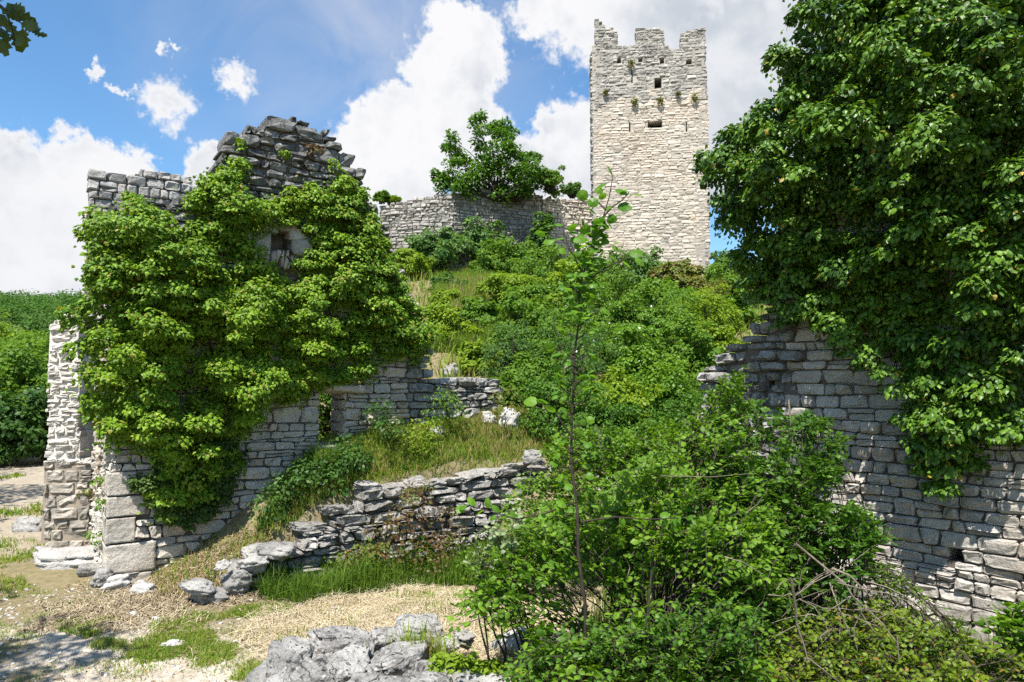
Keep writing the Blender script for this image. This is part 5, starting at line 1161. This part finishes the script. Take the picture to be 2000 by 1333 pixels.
bk_ = [(970, 1075), (1000, 960), (1060, 880), (1120, 830), (1220, 840), (1320, 820), (1380, 860), (1330, 960), (1200, 1060), (1080, 1090)]
spray_shrub('terrace_shrub', 'leafy shrub growing over the hidden end of the stepped wall', bk_, lambda u, v, r: 8.7 + r.uniform(-.6, .6) + .8 * (1050 - v) / 250, 900, 0.066, 11, 'leaf_near', (1.9, 9.2, 0.3), 809, stems=50, single=150)
up_ = [(1370, 800), (1410, 740), (1450, 720), (1460, 790), (1400, 850), (1300, 890), (1290, 850)]
spray_shrub('branch_shrub', 'loose long-twigged shrub before the broken end of the courtyard wall', up_, lambda u, v, r: 7.3 + r.uniform(-.4, .4), 130, 0.055, 11, 'leaf_near', (2.0, 7.6, 0.2), 808, stems=26)

# dead wood
bush('house_bush', 'green bush growing inside the roofless house, seen through its window', 'shrub', at(636, 812, 14.7), (1.1, 0.7, 1.2), 'leaf_mid', nclump=80, nleaf=70, L=.08, seed=95)
dw = thing('dead_branches', 'bare grey fallen branches spread over the dark shrub', 'branch', at(1600, 1250, 5.4) * np.array([1, 1, 0]))
DEAD = [([(1553, 1062), (1600, 1100), (1650, 1140), (1665, 1165), (1720, 1215), (1755, 1260)], 5.2, .013), ([(1545, 1130), (1553, 1180), (1556, 1220), (1570, 1260), (1578, 1290)], 5.0, .014), ([(1625, 1110), (1660, 1125), (1690, 1155), (1710, 1180)], 5.5, .012), ([(1620, 1138), (1635, 1180), (1650, 1215), (1662, 1245)], 5.1, .008),
        ([(1582, 1090), (1565, 1115), (1560, 1150), (1568, 1168)], 5.1, .006), ([(1415, 1088), (1450, 1098), (1478, 1115), (1490, 1122)], 5.2, .006), ([(1560, 1170), (1590, 1185), (1610, 1215), (1620, 1240), (1595, 1270)], 5.0, .006), ([(1500, 1162), (1530, 1165), (1545, 1158)], 5.1, .005), ([(1660, 1165), (1640, 1180), (1615, 1195), (1600, 1190)], 5.1, .005),
        ([(1430, 1300), (1455, 1298), (1472, 1294)], 4.8, .012), ([(1675, 1185), (1690, 1210), (1705, 1230), (1715, 1245)], 5.1, .005), ([(1752, 1240), (1754, 1270), (1757, 1295)], 4.9, .006), ([(1578, 1285), (1610, 1310), (1640, 1333)], 4.8, .006), ([(1575, 1285), (1560, 1310), (1555, 1335)], 4.8, .005), ([(1290, 930), (1390, 932), (1470, 925)], 6.0, .005),
        ([(1165, 830), (1172, 870), (1180, 910)], 7.2, .008), ([(1025, 1000), (1040, 900), (1080, 880)], 6.6, .005), ([(1460, 1000), (1480, 985), (1500, 955)], 5.6, .006), ([(1225, 1095), (1230, 1110), (1226, 1125)], 5.0, .006), ([(1540, 780), (1545, 830), (1550, 880)], 8.1, .015)]
for px, Y, rr in DEAD:
    q = np.array([at(u, v, Y + rng.normal(0, .03)) for u, v in px]); V, f = tubes([q], [np.linspace(rr * .8, rr * .35, len(q))], 6); obj('branch', V, [f], M['bark_grey'], dw, True)
fine = []
for k in range(24):
    a = at(rng.uniform(1490, 1700), rng.uniform(1130, 1270), 5.0 + rng.uniform(-.1, .4)); b = a + rng.normal(0, 1, 3) * np.array([.25, .15, .22]); fine.append(curve_pts(a, b, 6, 0.25))
V, f = tubes(fine, np.tile(np.linspace(.004, .0015, 6), (len(fine), 1)), 4); obj('twigs', V, [f], M['bark_grey'], dw, True, kind='stuff')

# ================================================================ TREE WHOSE BRANCH ENTERS AT THE TOP LEFT
ot = thing('oak_tree', 'oak branch with dark lobed leaves hanging in at the top left', 'tree', (-5.2, 2.2, 0.0))
tr = np.array([(-5.2, 2.2, -0.1), (-5.15, 2.25, 2.0), (-5.0, 2.3, 3.6), (-4.9, 2.4, 5.2)]); V, f = tubes([tr], [np.array([.2, .17, .14, .1])], 10); obj('trunk', V, [f], M['bark'], ot, True)
bpx = [(-330, -120), (-200, -80), (-100, -50), (-30, -10), (10, 20)]
bpts = np.array([at(u, v, 2.2) for u, v in bpx]); bpts = np.vstack([[(-4.95, 2.35, 4.6)], bpts]); V, f = tubes([bpts], [np.linspace(.03, .005, len(bpts))], 8); obj('branch', V, [f], M['bark'], ot, True)
for q in ([(10, 20), (22, 50), (30, 80)], [(10, 20), (40, 45), (70, 65)], [(-20, 0), (0, 45), (8, 80)]):
    w = np.array([at(u, v, 2.2) for u, v in q]); V, f = tubes([w], [np.linspace(.0032, .0014, 3)], 5); obj('twig', V, [f], M['bark'], ot, True)
ol = [(0, 0, 40, .3, -1), (14, 5, 38, .5, -.8), (24, 12, 34, 1, -.5), (30, 22, 36, .6, -.8), (40, 45, 38, 1, -.4), (55, 55, 34, .9, -.6), (66, 64, 24, 1, -.35), (20, 45, 40, .2, -1), (14, 60, 46, .2, -1), (2, 55, 40, .1, -1), (26, 62, 36, .25, -1), (-5, 25, 40, .2, -1), (-8, 70, 30, .3, -1), (38, 72, 28, .4, -1), (10, 30, 36, -.4, -1), (-20, 30, 40, -.2, -1), (45, 55, 34, .3, -1), (0, 15, 40, .9, -.2)]
pos = np.array([at(u, v, 2.2 + rng.normal(0, .03)) for u, v, *_ in ol]); tipv = np.array([(a, rng.normal(0, .2), b) for *_, a, b in ol]); nrv = unit(np.array([0.1, -0.8, 0.35]) + rng.normal(0, .4, (len(ol), 3)))
add_foliage(ot, pos, tipv, nrv, np.array([q[2] for q in ol]) * 2.2 / F * 1.15, M['leaf_tree'], 'oak', single=300)
C, cr, d = make_crown((-6.3, 2.0, 6.6), (2.0, 1.9, 1.4), 60, 1, .1, seed=91); p, ti, n, l = clump_leaves(C, cr, UP, 45, 0.13); k = ~in_view(p, 60); add_foliage(ot, p[k], ti[k], n[k], l[k], M['leaf_tree'], 'simple')
C9, cr9, d9 = make_crown((-1.85, 1.5, 5.1), (0.45, 0.42, 0.35), 26, 1, .1, seed=92); p, ti, n, l = clump_leaves(C9, cr9, UP, 45, 0.11); k = ~in_view(p, 40); add_foliage(ot, p[k], ti[k], n[k], l[k], M['leaf_tree'], 'simple')  # unseen crown clump added to shade the leaves hanging in view
V, f = tubes([curve_pts(tr[-1], (-1.85, 1.5, 5.1), 7, .05)], [np.linspace(.05, .015, 7)], 6); obj('branch', V, [f], M['bark'], ot, True)  # branch added to carry the shading clump
paths = [curve_pts(tr[-1], c_, 7, .1) for c_ in C[::3] if not in_view(c_[None], 120)[0]]; V, f = tubes(paths, np.tile(np.linspace(.05, .01, 7), (len(paths), 1)), 5); obj('branches', V, [f], M['bark'], ot, True)
# the neighbours that shade the path from outside the frame
for i, (x, y, z, R) in enumerate(((-9.0, 5.0, 5.6, 1.9), (-12.2, 8.6, 6.0, 2.2), (-14.5, 13.0, 6.0, 2.4), (-18.5, 16.5, 6.5, 2.4))):
    o = bush('path_tree', ('slim tree beside the yard, casting shade on the pale dirt', 'leafy tree beside the path by the bedrock slab', 'tree beside the path opposite the broken wall', 'tree where the path bends into shade')[i], 'tree', (x, y, z), (R, R, R * .9), 'leaf_tree', nclump=60, nleaf=42, L=0.16, seed=60 + i, trunk=True, trunk_r=.14, group='trees shading the path')

# ================================================================ GRASS, STRAW, LITTER
def grass(name, label, P_, h, mat, w=0.006, lean=.35):
    V, f = blades(P_, h, w, lean); o = obj(name, V, f, M[mat], kind='stuff'); o['label'] = label; return o
def n2(p, s, seed): return fbm(np.column_stack([p * s, np.full(len(p), seed * 1.3)]), 3, seed)
TERR = gpoly([(560, 1040), (640, 980), (700, 940), (860, 925), (960, 900), (1090, 890), (1060, 830), (1000, 790), (900, 790), (820, 800), (720, 860), (640, 900), (560, 960), (520, 1020)])
d_foot = lambda p: 1 - 0.75 * zone(p[:, 0], p[:, 1], FOOTPATH, 0.08, 25)
p = scatter_poly(TERR, 34000, 31, lambda q: d_foot(q) * np.clip(0.7 + 0.7 * n2(q, 1.5, 4), 0.2, 1)); hs = (0.06 + 0.11 * rng.random(len(p))) * (1 + 0.7 * np.clip(n2(p, 1.2, 6), -0.6, 1))
grass('terrace_grass', 'tufted green grass on the terrace between the walls', lift(p), hs, 'grass')
p = scatter_poly(TERR, 6000, 32, lambda q: np.clip(0.2 + 0.9 * n2(q, 1.0, 9), 0, 1)); grass('dry_grass', 'dry yellow grass on the terrace edge', lift(p), 0.12 + .1 * rng.random(len(p)), 'grass_dry', .004)
TALLGRASS = gpoly([(500, 1050), (530, 980), (580, 920), (680, 890), (720, 920), (680, 960), (620, 1000), (560, 1040)])  # dense dark green growth along the wall foot
p = scatter_poly(TALLGRASS, 4200, 33); grass('tall_grass', 'tall lush grass at the foot of the house wall', lift(p), (0.10 + .26 * rng.random(len(p)) ** 2) * (1 + .5 * n2(p, 2.5, 8)), 'grass_dark', .005, .5)
FOOT = gpoly([(505, 1170), (500, 1120), (560, 1095), (640, 1085), (760, 1075), (900, 1060), (1080, 1050), (1100, 1120), (960, 1140), (780, 1150), (660, 1165), (580, 1185)])
p = scatter_poly(FOOT, 15000, 34, lambda q: np.clip(.6 + .6 * n2(q, 2, 3), .1, 1)); grass('wall_grass', 'lush bright grass along the foot of the stepped wall', lift(p), (0.07 + .25 * rng.random(len(p)) ** 2) * (1 + .7 * np.clip(n2(p, 2.5, 7), -.7, 1)), 'grass_dark', .005, .6)
ab = np.column_stack([rng.uniform(.5, 7.0, 30000), rng.uniform(-1.05, 0.5, 30000)])
p = HC[:2] + ab[:, :1] * E1[:2] - ab[:, 1:] * N1[:2]; p = p[rng.random(len(p)) < np.clip(.45 + .8 * n2(p, 1.5, 44), .05, 1)]
kd = rng.random(len(p)) < np.clip(1.0 - .26 * ap(p[:, 0], p[:, 1])[0], .22, .95)
grass('bank_grass', 'green grass on the bank above the stepped wall', lift(p[~kd]), .05 + .13 * rng.random((~kd).sum()), 'grass', .005, .5)
grass('bank_dry_grass', 'dry straw-coloured grass on the bank above the stepped wall', lift(p[kd]), .03 + .08 * rng.random(kd.sum()), 'grass_dry', .004, .8)
YARD = gpoly([(60, 1200), (260, 1215), (420, 1190), (560, 1180), (640, 1190), (560, 1260), (480, 1333), (400, 1333), (200, 1300), (120, 1235)])
p = scatter_poly(YARD, 14000, 35, lambda q: np.clip(-.1 + 1.5 * n2(q, 1.7, 12), 0, 1)); grass('yard_grass', 'thin patchy short grass on the dirt of the yard', lift(p), 0.025 + .04 * rng.random(len(p)), 'grass', .0035, .8)
p = scatter_poly(STRAW, 900, 36, lambda q: np.clip(-.3 + 1.6 * n2(q, 2.2, 15), 0, 1)); grass('straw_grass', 'green tufts growing through the straw', lift(p), 0.06 + .1 * rng.random(len(p)), 'grass', .004, .5)
LEFTG = np.array([(-13, 10.6), (-9.0, 12.5), (-7.2, 11.2), (-7.0, 9.9), (-6.3, 9.1), (-7.5, 7.6), (-8.8, 8.0), (-11.5, 9.5)])
p = scatter_poly(LEFTG, 9000, 37, lambda q: np.clip(0.1 + 1.0 * n2(q, 1.3, 16), 0, 1)); grass('path_grass', 'thin grass along the path by the broken wall', lift(p), 0.03 + .05 * rng.random(len(p)), 'grass', .005, .7)
p = scatter_poly(np.array([(-14, 13), (-9.2, 13), (-10.2, 17), (-15, 21)]), 4000, 38, lambda q: np.clip(0.1 + n2(q, .8, 17), 0, 1)); grass('verge_grass', 'grass verge beside the far path', lift(p), 0.05 + .1 * rng.random(len(p)), 'grass', .012, .6)
SLOPE = gpoly([(840, 690), (850, 600), (850, 552), (980, 545), (1000, 600), (985, 680), (930, 700)])
p = scatter_poly(SLOPE, 22000, 39, lambda q: np.clip(.7 + .5 * n2(q, .5, 18), .1, 1)); grass('slope_grass', 'long light green grass on the castle slope', lift(p), 0.25 + .35 * rng.random(len(p)), 'grass_light', .013, .5)
DRYS = gpoly([(860, 600), (880, 565), (960, 560), (985, 585), (960, 610), (900, 640), (870, 645)])
p = scatter_poly(DRYS, 2200, 40); grass('seed_grass', 'pinkish dry seeding grass on the castle slope', lift(p), 0.4 + .3 * rng.random(len(p)), 'grass_dry', .010, .3)
hill = np.array([(-3, 14), (6, 12), (16, 20), (16, 38), (-6, 38), (-4, 24)])
p = scatter_poly(hill, 22000, 41); grass('hill_grass', 'rough grass between the hill shrubs', lift(p), 0.2 + .35 * rng.random(len(p)), 'grass', .014, .5)
front = np.array([(-0.6, 5.8), (0.6, 6.2), (1.2, 5.2), (0.4, 4.6), (-0.5, 5.0)])
p = scatter_poly(front, 700, 42); grass('front_grass', 'grass stalks growing beside the ruined wall blocks', lift(p), 0.2 + .35 * rng.random(len(p)), 'grass', .0035, .3)
c_ = at(822, 1285, 6.0); p = np.column_stack([c_[0] + rng.normal(0, .13, 160), c_[1] + rng.normal(0, .1, 160)]); grass('block_grass', 'tuft of bright grass growing among the ruined wall blocks', np.column_stack([p, np.full(160, .28)]), 0.16 + .2 * rng.random(160), 'grass', .006, .4)
right = np.array([(1.5, 9.5), (2.6, 9.5), (4.2, 7.2), (5.2, 5.6), (4.6, 4.6), (0.8, 4.6), (0.6, 7.0)])
p = scatter_poly(right, 7000, 43); grass('shrub_grass', 'grass growing up through the shrubs by the courtyard wall', lift(p), 0.15 + .35 * rng.random(len(p)), 'grass_dark', .005, .4)

def flat_bits(poly, n, L, w, seed, dens=None, tiltn=.18, z=.012):
    p2 = scatter_poly(poly, n, seed, dens); q = lift(p2, z); m_ = len(q); an = rng.uniform(0, 2 * math.pi, m_); d = np.stack([np.cos(an), np.sin(an), rng.normal(0, tiltn, m_)], -1); s_ = np.stack([-np.sin(an), np.cos(an), rng.normal(0, tiltn, m_)], -1)
    l = (L * rng.uniform(.5, 1.4, m_))[:, None]; w_ = (w * rng.uniform(.7, 1.3, m_))[:, None]; bow = UP * l * rng.normal(.05, .07, (m_, 1))
    q = q + UP * (rng.random((m_, 1)) ** 3 * 0.03)
    V = np.stack([q - d * l / 2 - s_ * w_, q - d * l / 2 + s_ * w_, q + bow + s_ * w_, q + bow - s_ * w_, q + d * l / 2 + s_ * w_ * .6, q + d * l / 2 - s_ * w_ * .6], 1).reshape(-1, 3)
    o = (np.arange(m_) * 6)[:, None]; return V, [np.concatenate([o + np.array([0, 3, 2, 1]), o + np.array([3, 5, 4, 2])])]
sd_ = lambda q: zone(q[:, 0], q[:, 1], STRAW, .35, 21)
lo_, hi_ = STRAW.min(0) - .4, STRAW.max(0) + .4; SB = [(lo_[0], lo_[1]), (hi_[0], lo_[1]), (hi_[0], hi_[1]), (lo_[0], hi_[1])]
V, f = flat_bits(SB, 24000, .24, .0019, 51, sd_); o = obj('straw', V, f, M['straw'], kind='stuff'); o['label'] = 'cut straw strewn over the middle of the yard'
ld_ = lambda q: zone(q[:, 0], q[:, 1], LITTER, .35, 22)
lo_, hi_ = LITTER.min(0) - .4, LITTER.max(0) + .4; LB = [(lo_[0], lo_[1]), (hi_[0], lo_[1]), (hi_[0], hi_[1]), (lo_[0], hi_[1])]
V, f = flat_bits(LB, 9000, .045, .005, 52, ld_, .6); o = obj('leaf_litter', V, f, M['litter'], kind='stuff'); o['label'] = 'brown dead leaves below the house corner'
V, f = flat_bits(LB, 5000, .12, .002, 53, ld_, .3); o = obj('dry_stalks', V, f, M['straw'], kind='stuff'); o['label'] = 'dry stalks among the dead leaves'
YB = [(-9, 5.2), (0.2, 5.2), (0.2, 8.8), (-4.2, 9.0), (-9, 9.6)]
V, f = flat_bits(YB, 3500, .10, .0018, 55, None, .3); o = obj('dry_stems', V, f, M['litter'], kind='stuff'); o['label'] = 'dry stems and twigs trodden into the yard dirt'
V, f = flat_bits(YB, 2600, .035, .006, 56, lambda q: np.clip(.3 + n2(q, 1.2, 40), 0, 1), .5); o = obj('dead_leaves', V, f, M['litter'], kind='stuff'); o['label'] = 'single dead leaves blown over the yard dirt'
p = scatter_poly(YB, 12000, 57, lambda q: np.clip(-.15 + 1.3 * n2(q, 2.6, 41), 0, 1)); grass('sparse_grass', 'sparse short grass scattered over the yard', lift(p), 0.015 + .035 * rng.random(len(p)), 'grass', .003, .9)
# pebbles on the dirt
PB = np.array([(-8, 5.5), (-1.5, 5.5), (-1.0, 8.6), (-4.5, 9.0), (-8, 9.5)]); p2 = scatter_poly(PB, 4500, 54); q = lift(p2); CSv, CSf = cube_sphere(3); CSv = unit(CSv); m_ = len(q)
sc_ = (0.006 + 0.022 * rng.random(m_) ** 4)[:, None, None] * rng.uniform(.6, 1.3, (m_, 1, 3)) * np.array([1, 1, .6])
V = q[:, None] + CSv[None] * sc_ * (1 + .25 * rng.normal(0, 1, (m_, len(CSv), 1))); k_ = len(CSv)
o = obj('pebbles', V.reshape(-1, 3), [(CSf[None] + (np.arange(m_) * k_)[:, None, None]).reshape(-1, 4)], M['pebble'], None, True, kind='stuff'); o['label'] = 'small pale pebbles scattered on the yard dirt'

# ---- small plants on and by the walls
def weed(label, c, R, n, L, mat, shape='simple', name='weed', droop=.5, single=0, cat='plant'):
    o = thing(name, label, cat, c, 'small plants on and by the walls'); r_ = np.random.default_rng(int(abs(c[0]) * 1000)); C = np.asarray(c) + r_.normal(0, 1, (5, 3)) * R * .5
    p, ti, nn, l = clump_leaves(C, R * .7, N1 * .4 + UP * .6, n // 5, L, droop=droop); add_foliage(o, p, ti, nn, l, M[mat], shape, single); return o
for (u, v, r_, lab, mt) in ((200, 940, 12, 'small green weed rooted high in the side wall of the house', 'leaf_near'), (203, 985, 10, 'weed in a side wall joint below the higher one', 'leaf_near'), (196, 1040, 12, 'bright green weed low in the side wall', 'leaf_near'), (180, 1082, 8, 'little weed at the foot of the side wall', 'leaf_near'), (175, 965, 12, 'yellowish weed in the corner of the brown masonry', 'leaf_olive')):
    c = hit(u, v, HC - E1 * 0.06, -E1) if u > 178 else at(u, v, 11.0); c = c - E1 * .04; R = r_ * c[1] / F; weed(lab, c, R, 60, .045, mt)
for (u, v, Y, r_, lab, mt, L) in ((790, 1040, 9.7, 60, 'reddish creeper over the middle of the stepped wall', 'leaf_red', .05), (870, 1045, 9.9, 40, 'red-brown weed hanging on the right half of the stepped wall', 'leaf_red', .05), (810, 985, 9.75, 26, 'thin green sprig on the front of the stepped wall', 'leaf_olive', .04), (700, 1075, 9.3, 34, 'dry olive weed at the foot of the stepped wall', 'leaf_olive', .05),
                            (755, 830, 11.0, 42, 'dark weedy clump below the house window', 'leaf_dark', .06), (800, 850, 11.0, 40, 'yellow-green clump on the terrace beside the window', 'leaf_yellow', .05), (690, 890, 10.4, 46, 'dark bushy weed at the house wall foot left of the terrace', 'leaf_dark', .06), (620, 925, 10.1, 58, 'dark green bush at the foot of the house wall', 'leaf_dark', .06), (550, 985, 9.9, 52, 'dark clump of weeds halfway along the foot of the house wall', 'leaf_dark', .06), (860, 790, 11.5, 36, 'grass-green weed under the end of the house wall', 'leaf_mid', .05), (985, 790, 11.9, 26, 'brownish weed at the very end of the house wall', 'leaf_olive', .05)):
    c = at(u, v, Y); R = r_ * Y / F; weed(lab, c, R, 760 if r_ > 45 else 420 if r_ > 30 else 220, L, mt)
for (u, v, r_, lab) in ((470, 280, 9, 'sprig of ivy low on the blackened gable, left of centre'), (555, 300, 10, 'yellow sprig of ivy on the blackened gable'), (655, 325, 9, 'small ivy sprig on the right shoulder of the gable'), (615, 290, 10, 'reddish sprig of leaves high on the gable')):
    c = hit(u, v, HC + N1 * .07, N1); weed(lab, c, r_ * c[1] / F * 1.3, 60, .06, 'leaf_red' if 'reddish' in lab else 'ivy', 'ivy')
for i_, (u, v) in enumerate(((560, 1120), (620, 1105), (665, 1095), (715, 1110), (760, 1090), (820, 1100), (870, 1085), (905, 1115))):
    g_ = ground(u, v + 20); names_ = ('first leafy weed at the low end of the stepped wall', 'leafy weed under the second step of the wall', 'leafy weed below the third step of the wall', 'broad weed in the bright grass edge', 'leafy weed below the red creeper', 'pale weed between the creeper and the straw', 'leafy weed near the silvery branch', 'weed at the grass corner by the front shrub')
    weed(names_[i_], at(u, v, g_[1]), 34 * g_[1] / F, 260, .05, 'leaf_near' if i_ % 2 else 'leaf_mid', single=0)
c = at(930, 1302, 5.5); gl = np.column_stack([np.linspace(850, 1040, 90), np.linspace(1290, 1325, 90) + rng.normal(0, 7, 90)]); q = np.array([at(u, v, 5.6 - .25 * (u - 850) / 190 + rng.normal(0, .05)) for u, v in gl])
o = thing('ground_creeper', 'bright lime-green creeper along the edge of the front blocks', 'plant', c * np.array([1, 1, 0])); p, ti, nn, l = clump_leaves(q, .05, UP, 14, .05, up=1.1, droop=.2); add_foliage(o, p, ti, nn, l, M['leaf_yellow'], 'ivy', 200)
